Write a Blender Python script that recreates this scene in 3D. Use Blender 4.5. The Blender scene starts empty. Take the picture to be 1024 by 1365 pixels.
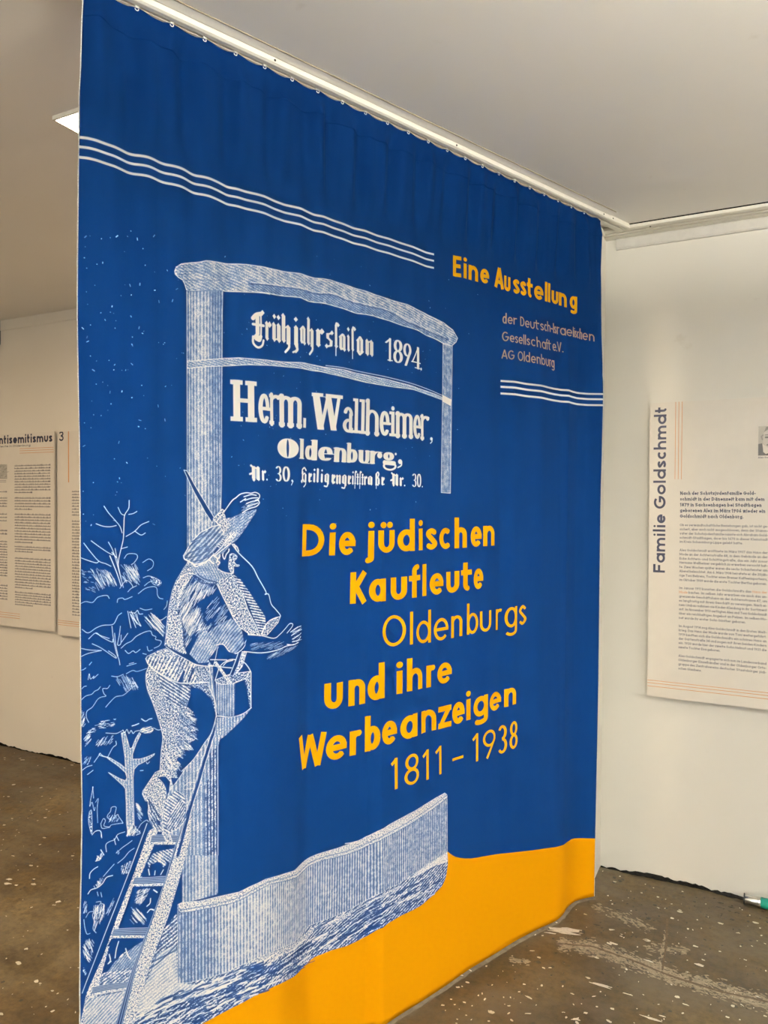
import bpy, bmesh, math, random
import numpy as np
from mathutils import Matrix, Vector

# ------------------------------------------------------------------ camera
S = bpy.context.scene
COL = S.collection
CAM_H = 1.6
PITCH, ROLL, YAW = math.radians(0.892), math.radians(0.246), math.radians(26.97)
FPX = 986.0                                    # focal length in pixels of the 1024x1365 frame
_c, _s = math.cos(YAW), math.sin(YAW)
RZ = np.array([[_c, -_s, 0], [_s, _c, 0], [0, 0, 1.0]])
_F = np.array([0, math.cos(PITCH), -math.sin(PITCH)])
_U = np.array([0, math.sin(PITCH), math.cos(PITCH)])
_R = np.array([1.0, 0, 0])
FW = RZ @ _F
RT = RZ @ (math.cos(ROLL) * _R + math.sin(ROLL) * _U)
UP = RZ @ (-math.sin(ROLL) * _R + math.cos(ROLL) * _U)
cam_d = bpy.data.cameras.new('camera')
cam_d.sensor_fit = 'VERTICAL'
cam_d.sensor_height = 36.0
cam_d.lens = FPX / 1365 * 36.0
cam_d.clip_start = 0.02
cam = bpy.data.objects.new('camera', cam_d)
COL.objects.link(cam)
M = Matrix.Identity(4)
for i in range(3):
    M[i][0], M[i][1], M[i][2] = RT[i], UP[i], -FW[i]
M[2][3] = CAM_H
cam.matrix_world = M
S.camera = cam

# ------------------------------------------------------------------ world, exposure, light levels
w = bpy.data.worlds.new('world')
S.world = w
w.use_nodes = True
w.node_tree.nodes['Background'].inputs[0].default_value = (0.9, 0.95, 1.0, 1)
w.node_tree.nodes['Background'].inputs[1].default_value = 0.12
S.view_settings.view_transform = 'Standard'
S.view_settings.look = 'None'
S.view_settings.gamma = 1.0
S.view_settings.use_curve_mapping = False
S.view_settings.exposure = 0.36
FILL_LAMP = 14.0          # emission of the unseen fill lamps added in the front room
BACK_LAMP = 37.0          # emission of the panels in the room beyond the curtain
FILL_DAY = 3.0                 # fill light from the unseen windows added behind the viewer
T_FILL, T_BACK = (1, .945, .82), (1, .76, .50)
# ceiling panels and the added front lamps: (x, y of the centre, size x, size y, emission, warm tint)
FILL_UPLIGHT = 200.0                      # the added front lamps hang low and shine upwards to lift the ceiling
LAMPS = [(0.9, 0.45, .6, .6, FILL_LAMP * 1.0, T_FILL),
         (2.5, 1.5, .6, .6, FILL_LAMP * 2.2, T_FILL),
         (0.5, -1.5, .6, .6, FILL_LAMP * .3, T_FILL),
         (2.6, -1.7, .6, .6, FILL_LAMP * .5, T_FILL),
         (-1.8, -2.4, .6, .6, FILL_LAMP * .05, T_FILL),
         (-1.60, 1.835, .6, .6, BACK_LAMP * 1.12, T_BACK),
         (-4.3, 0.6, .6, .6, BACK_LAMP, T_BACK)]
CEIL = 2.745

# ------------------------------------------------------------------ measuring helpers (world X along the walls, Y towards them)
def rays(p):
    p = np.atleast_2d(np.asarray(p, float))
    return FW[None] + np.outer((p[:, 0] - 512) / FPX, RT) - np.outer((p[:, 1] - 682.5) / FPX, UP)

def on_z(p, z):
    r = rays(p)
    return r[:, :2] * ((z - CAM_H) / r[:, 2])[:, None]

def on_y(p, y):
    r = rays(p)
    t = y / r[:, 1]
    return np.c_[r[:, 0] * t, CAM_H + r[:, 2] * t]

AC = math.radians(48.61)
DC = (RZ @ np.array([math.sin(AC), math.cos(AC), 0]))[:2]      # along the curtain, towards the corner
NC = (RZ @ np.array([math.cos(AC), -math.sin(AC), 0]))[:2]     # curtain normal, towards the viewer
OFF = -1.655

# plan curves of the cloth at four heights, as found from lines that are level on the cloth
def _pl(raw, sc, ox, oy, z):
    q = np.array(raw, float) / sc + [ox, oy]
    P = on_z(q, z)
    return np.c_[P @ DC, P @ NC - OFF]
Z1, Z2 = 2.385, 2.02
_st1 = np.concatenate([
    _pl([(40,85),(100,88),(180,108),(260,138),(340,165),(400,195),(450,222),(500,235),(560,240),(620,250),(670,270),(720,298),(770,316),(830,325),(890,340),(930,357)], 6.4, 100, 170, Z1),
    _pl([(30,132),(60,145),(130,155),(180,168),(240,195),(320,238),(400,252),(470,275),(560,295),(620,312),(700,350),(780,380),(850,395),(910,408)], 6.024, 250, 210, Z1),
    _pl([(10,132),(50,150),(120,162),(200,195),(270,218),(350,252),(440,272),(530,308),(620,332),(700,362),(800,393),(900,436),(960,450)], 5.689, 410, 260, Z1)])
_st2 = _pl([(360,827),(450,833),(530,846),(610,858),(690,878),(730,884),(790,886),(840,902),(900,908),(995,910)], 4.655, 590, 330, Z2)
_hem = _pl([(40,592),(110,545),(200,490),(300,425),(400,355),(500,295),(600,232),(700,180),(770,150),(800,125),(820,90),(850,65),(890,52),(935,45)], 3.2, 500, 1180, .02)
TG = np.linspace(0.3, 2.9, 1041)
def _curve(a):
    a = a[np.argsort(a[:, 0])]
    v = np.interp(TG, a[:, 0], a[:, 1])
    k = np.hanning(11); k /= k.sum()
    vp = np.pad(v, 5, mode='edge')
    return np.convolve(vp, k, 'valid')
_cA = _curve(np.concatenate([_st1, np.array([(1.95, -.022), (2.15, -.012), (2.3, -.02), (2.42, -.008), (2.56, .012)])]))
_s1 = _curve(_st1)
_cB = _curve(np.concatenate([np.c_[_st1[:, 0], _st1[:, 1] * .85 + .002], _st2]))
_bump = np.interp(TG, [.3, .80, .90, 1.02, 1.08, 1.22, 1.30, 1.45, 1.6], [0, 0, .010, .034, .028, -.050, -.052, -.020, 0])
_bump = np.convolve(np.pad(_bump, 16, mode='edge'), np.hanning(33) / np.hanning(33).sum(), 'valid')
_hL = .007 * np.sin(TG * 14.0) * (TG < 1.45)
_hR = np.interp(TG, _hem[:, 0], _hem[:, 1])
_cD = np.where(TG < 1.44, _bump + .004 * np.sin(TG * 15 + 1), np.convolve(np.pad(_hR, 5, mode='edge'), np.ones(11) / 11, 'valid'))
_cD = np.convolve(np.pad(_cD, 8, mode='edge'), np.ones(17) / 17, 'valid')
_cC = .55 * _cB + .45 * _cD + .25 * _bump
_c0 = .004 * np.sin(TG * 2 * math.pi / .085) - .004
_ZK = [0.02, 1.2, 2.0, Z1, 2.72]
_CK = [_cD, _cC, _cB, _cA, _c0]

def fold(t, z):
    """offset of the cloth from its base plane, towards the viewer"""
    t = np.asarray(t, float); z = np.asarray(z, float)
    vals = [np.interp(t, TG, c) for c in _CK]
    out = vals[0].copy()
    for k in range(4):
        f = np.clip((z - _ZK[k]) / (_ZK[k + 1] - _ZK[k]), 0, 1)
        f = f * f * (3 - 2 * f)
        out = np.where(z > _ZK[k], vals[k] * (1 - f) + vals[k + 1] * f, out)
    # extra soft pleats where nothing level is printed
    m = np.clip((z - 2.42) / .06, 0, 1) * np.clip((2.71 - z) / .05, 0, 1)
    rip = .0105 * np.sin(t * 2 * math.pi / .118 + 1.1 * np.sin(t * 5.0)) + .0045 * np.sin(t * 2 * math.pi / .061 + 2)
    m2 = .55 * np.clip((2.26 - z) / .2, 0, 1) * np.clip((z - .3) / .6, 0, 1)
    rip2 = .008 * np.sin(t * 2 * math.pi / .31 + .8 * np.sin(t * 4.0 + z * .6)) + .003 * np.sin(t * 2 * math.pi / .137 + 1.5 * np.sin(t * 3.1))
    return out + m * rip + m2 * rip2

def cloth_xyz(t, z):
    d = fold(t, z) + OFF
    return np.stack([DC[0] * t + NC[0] * d, DC[1] * t + NC[1] * d, z], -1)

def to_cloth(p):
    """points of the photograph measured onto the cloth as (t, z)"""
    r = rays(p)
    n = r[:, :2] @ NC; a = r[:, :2] @ DC
    d = np.zeros(len(r))
    for _ in range(14):
        k = (OFF + d) / n
        t = a * k; z = CAM_H + r[:, 2] * k
        d = .5 * d + .5 * fold(t, z)
    return np.c_[t, z]

# ------------------------------------------------------------------ ink canvas: a small rasteriser for flat print
class Canvas:
    def __init__(self, x0, z0, wid, hei, res):
        self.x0, self.z0, self.res = x0, z0, res
        self.w, self.h = int(wid * res), int(hei * res)
        self.a = np.zeros((self.h, self.w, 3), np.float32)
    def grid(self, i0, i1, j0, j1):
        X = self.x0 + (np.arange(i0, i1) + .5) / self.res
        Z = self.z0 + (np.arange(j0, j1) + .5) / self.res
        return np.meshgrid(X, Z)
    def put(self, cov, i0, j0, ink):
        h, ww = cov.shape
        s = self.a[j0:j0 + h, i0:i0 + ww]
        s *= (1 - cov)[..., None]
        s += cov[..., None] * np.asarray(ink, np.float32)
    def polycov(self, P):
        Q = (np.asarray(P, float) - [self.x0, self.z0]) * self.res
        i0 = max(0, int(Q[:, 0].min()) - 1); i1 = min(self.w, int(Q[:, 0].max()) + 2)
        j0 = max(0, int(Q[:, 1].min()) - 1); j1 = min(self.h, int(Q[:, 1].max()) + 2)
        if i1 <= i0 or j1 <= j0: return None
        cov = np.zeros((j1 - j0, i1 - i0), np.float32)
        A = Q; B = np.roll(Q, -1, 0)
        SUB = 3
        ncol = i1 - i0
        edges = np.arange(ncol + 1, dtype=float)
        ylo = np.minimum(A[:, 1], B[:, 1]); yhi = np.maximum(A[:, 1], B[:, 1])
        for j in range(j0 * SUB, j1 * SUB):
            y = (j + .5) / SUB
            m = (ylo <= y) & (yhi > y)
            if not m.any(): continue
            a = A[m]; b = B[m]
            xs = np.sort(a[:, 0] + (y - a[:, 1]) * (b[:, 0] - a[:, 0]) / (b[:, 1] - a[:, 1])) - i0
            row = cov[j // SUB - j0]
            for k in range(0, len(xs) - 1, 2):
                u, v = max(xs[k], 0), min(xs[k + 1], ncol)
                if v <= u: continue
                iu, iv = int(u), min(int(v), ncol - 1)
                if iu == iv: row[iu] += (v - u) / SUB
                else:
                    row[iu] += (iu + 1 - u) / SUB
                    if iv > iu + 1: row[iu + 1:iv] += 1 / SUB
                    row[iv] += (v - iv) / SUB
        return np.clip(cov, 0, 1), i0, j0
    def poly(self, P, ink, pat=None):
        r = self.polycov(P)
        if r is None: return
        cov, i0, j0 = r
        if pat is not None:
            X, Z = self.grid(i0, i0 + cov.shape[1], j0, j0 + cov.shape[0])
            cov2 = pat(X, Z, i0, j0).astype(np.float32)
            base = pat.base if hasattr(pat, 'base') else (0, 0, 0)
            self.put(cov, i0, j0, base)
            cov = cov * cov2
        self.put(cov, i0, j0, ink)
    def stroke(self, P, hw, ink, hv=None, ang=0.0, butt=False, val=1.0):
        """pen stroke; hw half width (hv: second half axis of the nib, ang its tilt)"""
        hv = hv or hw
        P = np.atleast_2d(np.asarray(P, float))
        if len(P) == 1: P = np.vstack([P, P + [1e-6, 0]])
        mx = max(hw, hv) + 1.5 / self.res
        Q0 = P.min(0) - mx; Q1 = P.max(0) + mx
        i0 = max(0, int((Q0[0] - self.x0) * self.res)); i1 = min(self.w, int((Q1[0] - self.x0) * self.res) + 1)
        j0 = max(0, int((Q0[1] - self.z0) * self.res)); j1 = min(self.h, int((Q1[1] - self.z0) * self.res) + 1)
        if i1 <= i0 or j1 <= j0: return
        cov = np.zeros((j1 - j0, i1 - i0), np.float32)
        ca, sa = math.cos(ang), math.sin(ang)
        n = len(P) - 1
        for k in range(n):
            p, q = P[k], P[k + 1]
            lo = np.minimum(p, q) - mx; hi = np.maximum(p, q) + mx
            a0 = max(i0, int((lo[0] - self.x0) * self.res)); a1 = min(i1, int((hi[0] - self.x0) * self.res) + 1)
            b0 = max(j0, int((lo[1] - self.z0) * self.res)); b1 = min(j1, int((hi[1] - self.z0) * self.res) + 1)
            if a1 <= a0 or b1 <= b0: continue
            X = self.x0 + (np.arange(a0, a1) + .5) / self.res - p[0]
            Z = (self.z0 + (np.arange(b0, b1) + .5) / self.res - p[1])[:, None]
            u = (X * ca + Z * sa) / hw; v = (-X * sa + Z * ca) / hv
            dx, dz = q - p
            du = (dx * ca + dz * sa) / hw; dv = (-dx * sa + dz * ca) / hv
            L2 = du * du + dv * dv + 1e-18
            s = (u * du + v * dv) / L2
            sc = np.clip(s, 0, 1)
            eu = u - sc * du; ev = v - sc * dv
            D = np.sqrt(eu * eu + ev * ev) + 1e-9
            g = np.sqrt((eu / D / hw) ** 2 + (ev / D / hv) ** 2)
            c = np.clip(.5 + (1 - D) / g * self.res, 0, 1)
            if butt:
                Lm = math.hypot(dx, dz)
                if k == 0: c = c * np.clip(.5 + s * Lm * self.res, 0, 1)
                if k == n - 1: c = c * np.clip(.5 + (1 - s) * Lm * self.res, 0, 1)
            sub = cov[b0 - j0:b1 - j0, a0 - i0:a1 - i0]
            np.maximum(sub, c, out=sub)
        self.put(cov * val, i0, j0, ink)
    def image(self, name):
        im = bpy.data.images.new(name, self.w, self.h, alpha=False, float_buffer=False)
        im.colorspace_settings.name = 'Non-Color'
        px = np.ones((self.h, self.w, 4), np.float32)
        px[..., :3] = self.a
        im.pixels.foreach_set(px.ravel())
        im.update()
        im.pack()
        return im

def spline(P, n=5):
    P = np.asarray(P, float)
    if len(P) < 3: return P
    E = np.vstack([2 * P[0] - P[1], P, 2 * P[-1] - P[-2]])
    out = []
    for i in range(1, len(E) - 2):
        a, b, c, d = E[i - 1], E[i], E[i + 1], E[i + 2]
        for k in range(n):
            s = k / n
            out.append(.5 * ((2 * b) + (c - a) * s + (2 * a - 5 * b + 4 * c - d) * s * s + (3 * b - a - 3 * c + d) * s ** 3))
    out.append(P[-1])
    return np.array(out)

def arc(cx, cy, rx, ry, a0, a1, n=None):
    n = n or max(4, int(abs(a1 - a0) / 15))
    a = np.radians(np.linspace(a0, a1, n + 1))
    return np.c_[cx + rx * np.cos(a), cy + ry * np.sin(a)]

# ------------------------------------------------------------------ a drawn sans alphabet (pen strokes), also used with a broad nib
def glyph(ch, W, w, h, X, A, C, D):
    """polylines of a letter in its box: W wide, pen w across / h down, x-height X, ascender A, capital C, descender D"""
    l, r, m, b = w / 2, W - w / 2, W / 2, h / 2
    x, a, c = X - h / 2, A, C - h / 2
    rx = m - l
    o = []
    def el(cx, cy, p, q, u, v): o.append(arc(cx, cy, p, q, u, v))
    def ln(*p): o.append(np.array(p, float))
    dots = {'ä': 'a', 'ö': 'o', 'ü': 'u', 'Ä': 'A', 'Ö': 'O', 'Ü': 'U'}
    if ch in dots:
        o = glyph(dots[ch], W, w, h, X, A, C, D)
        y = (X if ch.islower() else C) + .45 * (A - X) + h * .1
        for k in (-1, 1): o.append(np.array([(m + k * max(W * .2, w * .6), y)]))
        return o
    if ch == 'a': el(m, X / 2, rx, X / 2 - b, 0, 360); ln((r, 0), (r, X))
    elif ch == 'b': el(m, X / 2, rx, X / 2 - b, 0, 360); ln((l, 0), (l, A))
    elif ch == 'c': el(m + rx * .1, X / 2, rx * 1.1, X / 2 - b, 48, 312)
    elif ch == 'd': el(m, X / 2, rx, X / 2 - b, 0, 360); ln((r, 0), (r, A))
    elif ch == 'e': el(m, X / 2, rx, X / 2 - b, 0, 318); ln((l, X * .5), (W - w * .02, X * .5))
    elif ch == 'f':
        ln((W * .42, 0), (W * .42, A - rx)); el(W * .42 + rx * .9, A - rx - b * .2, rx * .9, rx - b * .6, 180, 80); ln((0, x), (W * .95, x))
    elif ch == 'g':
        el(m, X / 2, rx, X / 2 - b, 0, 360); ln((r, X), (r, -D * .35)); el(m, -D * .35, rx, D * .65 - b, 0, -150)
    elif ch in 'hn':
        ln((l, 0), (l, A if ch == 'h' else X)); q = min(rx, X * .5)
        o.append(np.vstack([arc(m, x - q, rx, q, 180, 0), [(r, 0)]]))
    elif ch == 'i' or ch == 'j':
        y = X + .5 * (A - X) + h * .12
        if ch == 'i': ln((m, 0), (m, X)); o.append(np.array([(m, y)]))
        else:
            ln((r, X), (r, -D * .5)); el(r - rx * 1.1, -D * .5, rx * 1.1, D * .5 - b, 0, -90); o.append(np.array([(r, y)]))
    elif ch == 'k': ln((l, 0), (l, A)); ln((r, X), (l, X * .42)); ln((l + .2 * W, X * .52), (r, 0))
    elif ch == 'l': ln((m, 0), (m, A))
    elif ch == 'm':
        ln((l, 0), (l, X)); q = rx / 2
        for k in (0, 1): o.append(np.vstack([arc(l + q * (2 * k + 1), x - min(q, X * .4), q, min(q, X * .4), 180, 0), [(l + q * (2 * k + 2), 0)]]))
    elif ch == 'o': el(m, X / 2, rx, X / 2 - b, 0, 360)
    elif ch == 'p': el(m, X / 2, rx, X / 2 - b, 0, 360); ln((l, -D), (l, X))
    elif ch == 'q': el(m, X / 2, rx, X / 2 - b, 0, 360); ln((r, -D), (r, X))
    elif ch == 'r': ln((l, 0), (l, X)); el(l + rx * 1.5, x - rx * 1.15, rx * 1.5, rx * 1.15, 180, 68)
    elif ch in 'sS':
        H = X if ch == 's' else C
        o.append(spline([(r * .97, H * .80), (m, H - b), (l, H * .74), (m, H * .51), (r, H * .27), (m, b), (l * 1.0, H * .19)], 5))
    elif ch == 't': o.append(np.vstack([[(W * .36, A * .92), (W * .36, h * 1.3)], arc(W * .36 + rx * .7, h * 1.3 + 0, rx * .7, h * .8, 200, 275)])); ln((0, x), (W * .92, x))
    elif ch == 'u':
        q = min(rx, X * .5); o.append(np.vstack([[(l, X)], arc(m, b + q, rx, q, 180, 360), [(r, X)]]))
        if X < .9 * C and False: ln((r, 0), (r, X))
    elif ch == 'v': ln((l, X), (m, 0)); ln((r, X), (m, 0))
    elif ch == 'w': ln((l, X), (W * .28, 0)); ln((W * .28, 0), (m, X)); ln((m, X), (W * .72, 0)); ln((W * .72, 0), (r, X))
    elif ch == 'x': ln((l, 0), (r, X)); ln((r, 0), (l, X))
    elif ch == 'y': ln((l, X), (m, 0)); ln((r, X), (W * .25, -D))
    elif ch in 'zZ':
        H = X if ch == 'z' else C
        ln((0, H - b), (W, H - b)); ln((0, b), (W, b)); ln((r, H - b), (l, b))
    elif ch == 'ß':
        o.append(np.vstack([[(l, 0)], arc(m, A - rx, rx, rx - b, 180, 0), [(m + .1 * W, X * .8)], arc(m, X * .4, rx, X * .4 - b, 80, -100)]))
    elif ch == 'A': ln((l * .8, 0), (m, C)); ln((W - l * .8, 0), (m, C)); ln((W * .22, C * .3), (W * .78, C * .3))
    elif ch == 'B': ln((l, 0), (l, C)); o.append(np.vstack([[(l, c)], arc(m, C * .75 - b * .3, rx, C * .25 - b * .7, 90, -90), [(l, C * .5)], ])); o.append(np.vstack([[(l, C * .5)], arc(m, C * .25 + b * .3, rx, C * .25 - b * .3, 90, -90), [(l, b)]]))
    elif ch == 'C': el(m + rx * .15, C / 2, rx * 1.15, C / 2 - b, 50, 310)
    elif ch == 'D': ln((l, 0), (l, C)); o.append(np.vstack([[(l, c)], arc(m * .75, C / 2, r - m * .75, C / 2 - b, 90, -90), [(l, b)]]))
    elif ch == 'E': ln((l, 0), (l, C)); [ln((l, y), (W, y)) for y in (b, c)]; ln((l, C * .52), (W * .93, C * .52))
    elif ch == 'F': ln((l, 0), (l, C)); ln((l, c), (W, c)); ln((l, C * .5), (W * .9, C * .5))
    elif ch == 'G': el(m, C / 2, rx, C / 2 - b, 48, 355); ln((m, C * .48), (W, C * .48))
    elif ch == 'H': ln((l, 0), (l, C)); ln((r, 0), (r, C)); ln((l, C * .5), (r, C * .5))
    elif ch == 'I': ln((m, 0), (m, C))
    elif ch == 'J': o.append(np.vstack([[(r, C), (r, C * .3)], arc(m, C * .3, rx, C * .3 - b, 0, -150)]))
    elif ch == 'K': ln((l, 0), (l, C)); ln((r, C), (l + w * .2, C * .45)); ln((l + W * .15, C * .56), (r, 0))
    elif ch == 'L': ln((l, 0), (l, C)); ln((l, b), (W, b))
    elif ch == 'M': ln((l, 0), (l, C)); ln((r, 0), (r, C)); ln((l, C), (m, C * .25)); ln((r, C), (m, C * .25))
    elif ch == 'N': ln((l, 0), (l, C)); ln((r, 0), (r, C)); ln((l, C), (r, 0))
    elif ch in 'O0': el(m, C / 2, rx, C / 2 - b, 0, 360)
    elif ch == 'P': ln((l, 0), (l, C)); o.append(np.vstack([[(l, c)], arc(m, C * .72, rx, C * .28 - b, 90, -90), [(l, C * .44 + b)]]))
    elif ch == 'R': ln((l, 0), (l, C)); o.append(np.vstack([[(l, c)], arc(m, C * .72, rx, C * .28 - b, 90, -90), [(l, C * .44 + b)]])); ln((m, C * .45), (r, 0))
    elif ch == 'T': ln((m, 0), (m, C)); ln((0, c), (W, c))
    elif ch == 'U': o.append(np.vstack([[(l, C)], arc(m, b + rx, rx, rx, 180, 360), [(r, C)]]))
    elif ch == 'V': ln((l, C), (m, 0)); ln((r, C), (m, 0))
    elif ch == 'W': ln((l, C), (W * .27, 0)); ln((W * .27, 0), (m, C * .95)); ln((m, C * .95), (W * .73, 0)); ln((W * .73, 0), (r, C))
    elif ch == '1': ln((W * .62, 0), (W * .62, C)); ln((W * .62, C - b), (l * .6, C * .80))
    elif ch == '2': o.append(np.vstack([arc(m, C * .72, rx, C * .28 - b, 160, -30), [(l, b), (W, b)]]))
    elif ch == '3': el(m, C * .74, rx * .9, C * .26 - b, 150, -90); el(m, C * .26, rx, C * .26, 90, -150) if False else el(m, C * .25 + b * .5, rx, C * .25 - b * .5 + 0, 90, -150)
    elif ch == '4': ln((W * .72, 0), (W * .72, C)); ln((W * .72, C), (l * .5, C * .3)); ln((0, C * .28), (W, C * .28))
    elif ch == '5': ln((W * .9, c), (l * 1.2, c)); ln((l * 1.2, c), (l, C * .55)); el(m, C * .31, rx, C * .31 - b, 130, -140)
    elif ch == '6': el(m, C * .3, rx, C * .3 - b, 0, 360); ln((l * 1.1, C * .36), (W * .7, C))
    elif ch == '7': ln((0, c), (W, c)); ln((r, c), (W * .3, 0))
    elif ch == '8': el(m, C * .75 - b * .3, rx * .88, C * .25 - b * .7, 0, 360); el(m, C * .27, rx, C * .27 - b, 0, 360)
    elif ch == '9': el(m, C * .7, rx, C * .3 - b, 0, 360); ln((W - l * 1.1, C * .64), (W * .3, 0))
    elif ch in '-–': ln((0, X * .52), (W, X * .52))
    elif ch == '.': o.append(np.array([(m, b)]))
    elif ch == ',': ln((m, b), (m - w * .4, -h))
    return o

WID = dict(zip('abcdefghijklmnopqrstuvwxyzäöüß', [.98, .98, .82, .98, .9, .62, .98, .86, .3, .38, .82, .26, 1.4, .86, 1.0, .98, .98, .58, .72, .62, .86, .88, 1.3, .84, .86, .78, .98, 1.0, .86, .86]))
for q in 'ABCDEFGHIJKLMNOPRSTUVWZÄÖÜ': WID[q] = 1.15
WID.update({'I': .3, 'M': 1.4, 'W': 1.7, 'E': .9, 'F': .85, 'L': .85, 'J': .7, 'O': 1.35, 'G': 1.3, '.': .3, ',': .3, '-': .5, '–': .8, ' ': .32, '1': .6})
for q in '023456789': WID[q] = .92

def write_line(cv, s, p0, p1, X, wt, ink=(1, 0, 0), vertical=False, gap=.22, fit=True, butt=False, bold=()):
    """a line of plain text from p0 towards p1 (canvas metres), stretched to fit when fit is set"""
    adv = sum((WID.get(c, .9) + (gap if c != ' ' else .1)) for c in s) * X
    L = math.hypot(p1[0] - p0[0], p1[1] - p0[1])
    k = L / adv if fit else 1.0
    ux, uy = (p1[0] - p0[0]) / L, (p1[1] - p0[1]) / L
    pos = 0.0
    for c in s:
        W = WID.get(c, .9) * X * k
        if c != ' ':
            for pl in glyph(c, W, wt, wt, X, X * 1.5, X * 1.4, X * .42):
                q = np.c_[p0[0] + ux * (pos + pl[:, 0]) - uy * pl[:, 1], p0[1] + uy * (pos + pl[:, 0]) + ux * pl[:, 1]]
                cv.stroke(q, wt / 2, ink, butt=butt and len(q) > 1)
        pos += W + (gap if c != ' ' else .1) * X * k

# ================================================================== the print on the curtain
RNG = np.random.default_rng(7)
CV = Canvas(0.50, 0.0, 2.16, 2.745, 950)
_n0 = RNG.random((CV.h, CV.w)).astype(np.float32)
def _blur(a, k):
    kk = np.ones(k) / k
    for ax in (0, 1):
        c = np.cumsum(np.insert(a, 0, 0, axis=ax), axis=ax)
        n = a.shape[ax]
        lo = np.clip(np.arange(n) - k // 2, 0, n); hi = np.clip(np.arange(n) - k // 2 + k, 0, n)
        a = (np.take(c, hi, axis=ax) - np.take(c, lo, axis=ax)) / (hi - lo).reshape((-1, 1) if ax == 0 else (1, -1))
    return a.astype(np.float32)
def _norm(a):
    return np.clip((a - a.mean()) / (a.std() * 3.4) + .5, 0, 1)
N3 = _norm(_blur(_n0, 2)); N9 = _norm(_blur(_blur(_n0, 7), 7)); N40 = _norm(_blur(_blur(_n0, 35), 25))
del _n0
INK_W, INK_O, INK_B, INK_G = (1, 0, 0), (0, 1, 0), (0, 0, 0), (0, 0, 1)

def sub(N, T, i0, j0):
    return N[j0:j0 + T.shape[0], i0:i0 + T.shape[1]]
def stip(d, var=.25):
    """engraver's stipple, d = share of white"""
    def f(T, Z, i0, j0):
        n = sub(N3, T, i0, j0); q = sub(N9, T, i0, j0)
        return np.clip((d - .10 + var * (q - .5) - n) * 2.2 + .5, 0, 1)
    return f
def hatch(ang, per, duty, wob=0.0, rough=.5, tone=0.0, shade=None):
    """ruled lines: angle (degrees, of the line), period (m), share of white"""
    c, s = math.cos(math.radians(ang)), math.sin(math.radians(ang))
    def f(T, Z, i0, j0):
        q = sub(N9, T, i0, j0) - .5; n = sub(N3, T, i0, j0) - .5; L = sub(N40, T, i0, j0) - .5
        ph = (-T * s + Z * c) / per + wob * L * 6 + wob * q * .8
        tri = np.abs((ph % 1) - .5) * 2
        dd = duty + .25 * q + (0 if shade is None else shade(T, Z))
        v = np.clip((dd - tri + rough * n) * (per * CV.res * .30) + .5, 0, 1)
        return tone + (1 - tone) * v
    return f
def mixp(a, b, k=.5):
    def f(T, Z, i0, j0): return a(T, Z, i0, j0) * (1 - k) + b(T, Z, i0, j0) * k
    return f

FR = {'g': (1, 0, 0), 'A': (4.267, 180, 620), 'B': (4.267, 160, 850), 'C': (3.938, 100, 1080), 'D': (3.657, 340, 1020),
      'E': (4.2625, 100, 640), '1': (6.4, 105, 820), '2': (7.314, 105, 960), '3': (7.314, 105, 1100), '4': (6.4, 190, 820),
      '5': (6.4, 190, 700), '6': (6.4, 105, 1230), '7': (7.314, 185, 960), 'H': (7.314, 220, 330), 'K': (3.657, 340, 340),
      'L': (3.2, 300, 330), 'M': (3.9, 100, 330), 'X': (3.0118, 380, 660), 'Y': (4.655, 590, 330), 'F': (7.314, 320, 400),
      'G': (6.4, 440, 430), 'W': (6.4, 300, 480), 'V': (6.024, 440, 510), 'N': (7.877, 320, 590), 'O': (6.4, 440, 590), 'R': (1.954, 500, 1000)}
def P(fr, s):
    k, ox, oy = FR[fr]
    v = np.array([float(q) for q in s.replace(',', ' ').split()]).reshape(-1, 2)
    return v / k + [ox, oy]
LW = [.48, .42, 1.3]       # garden drawn with a finer point; reset for the figure
def dens(p, step=12.0):
    out = [p[0]]
    for a, b in zip(p[:-1], p[1:]):
        n = max(1, int(np.hypot(*(b - a)) / step))
        for i in range(1, n + 1): out.append(a + (b - a) * i / n)
    return np.array(out)
def area(fr, s, ink=INK_W, pat=None, smooth=False, edge=None):
    p = P(fr, s) if isinstance(s, str) else s
    if smooth: p = spline(np.vstack([p, p[:1]]), 4)[:-1]
    q = dens(np.vstack([p, p[:1]]))[:-1]
    c = to_cloth(q)
    CV.poly(c, ink, pat)
    if edge: CV.stroke(np.vstack([c, c[:1]]), edge[0], edge[1])
def line(fr, s, w=1.1, ink=INK_W, smooth=True, val=1.0, butt=False):
    """w = half width in mm"""
    w = w * LW[0]
    for part in s.split('|'):
        p = P(fr, part)
        if smooth and len(p) > 2: p = spline(p, 4)
        CV.stroke(to_cloth(p), w * .001, ink, val=val, butt=butt)
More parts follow.
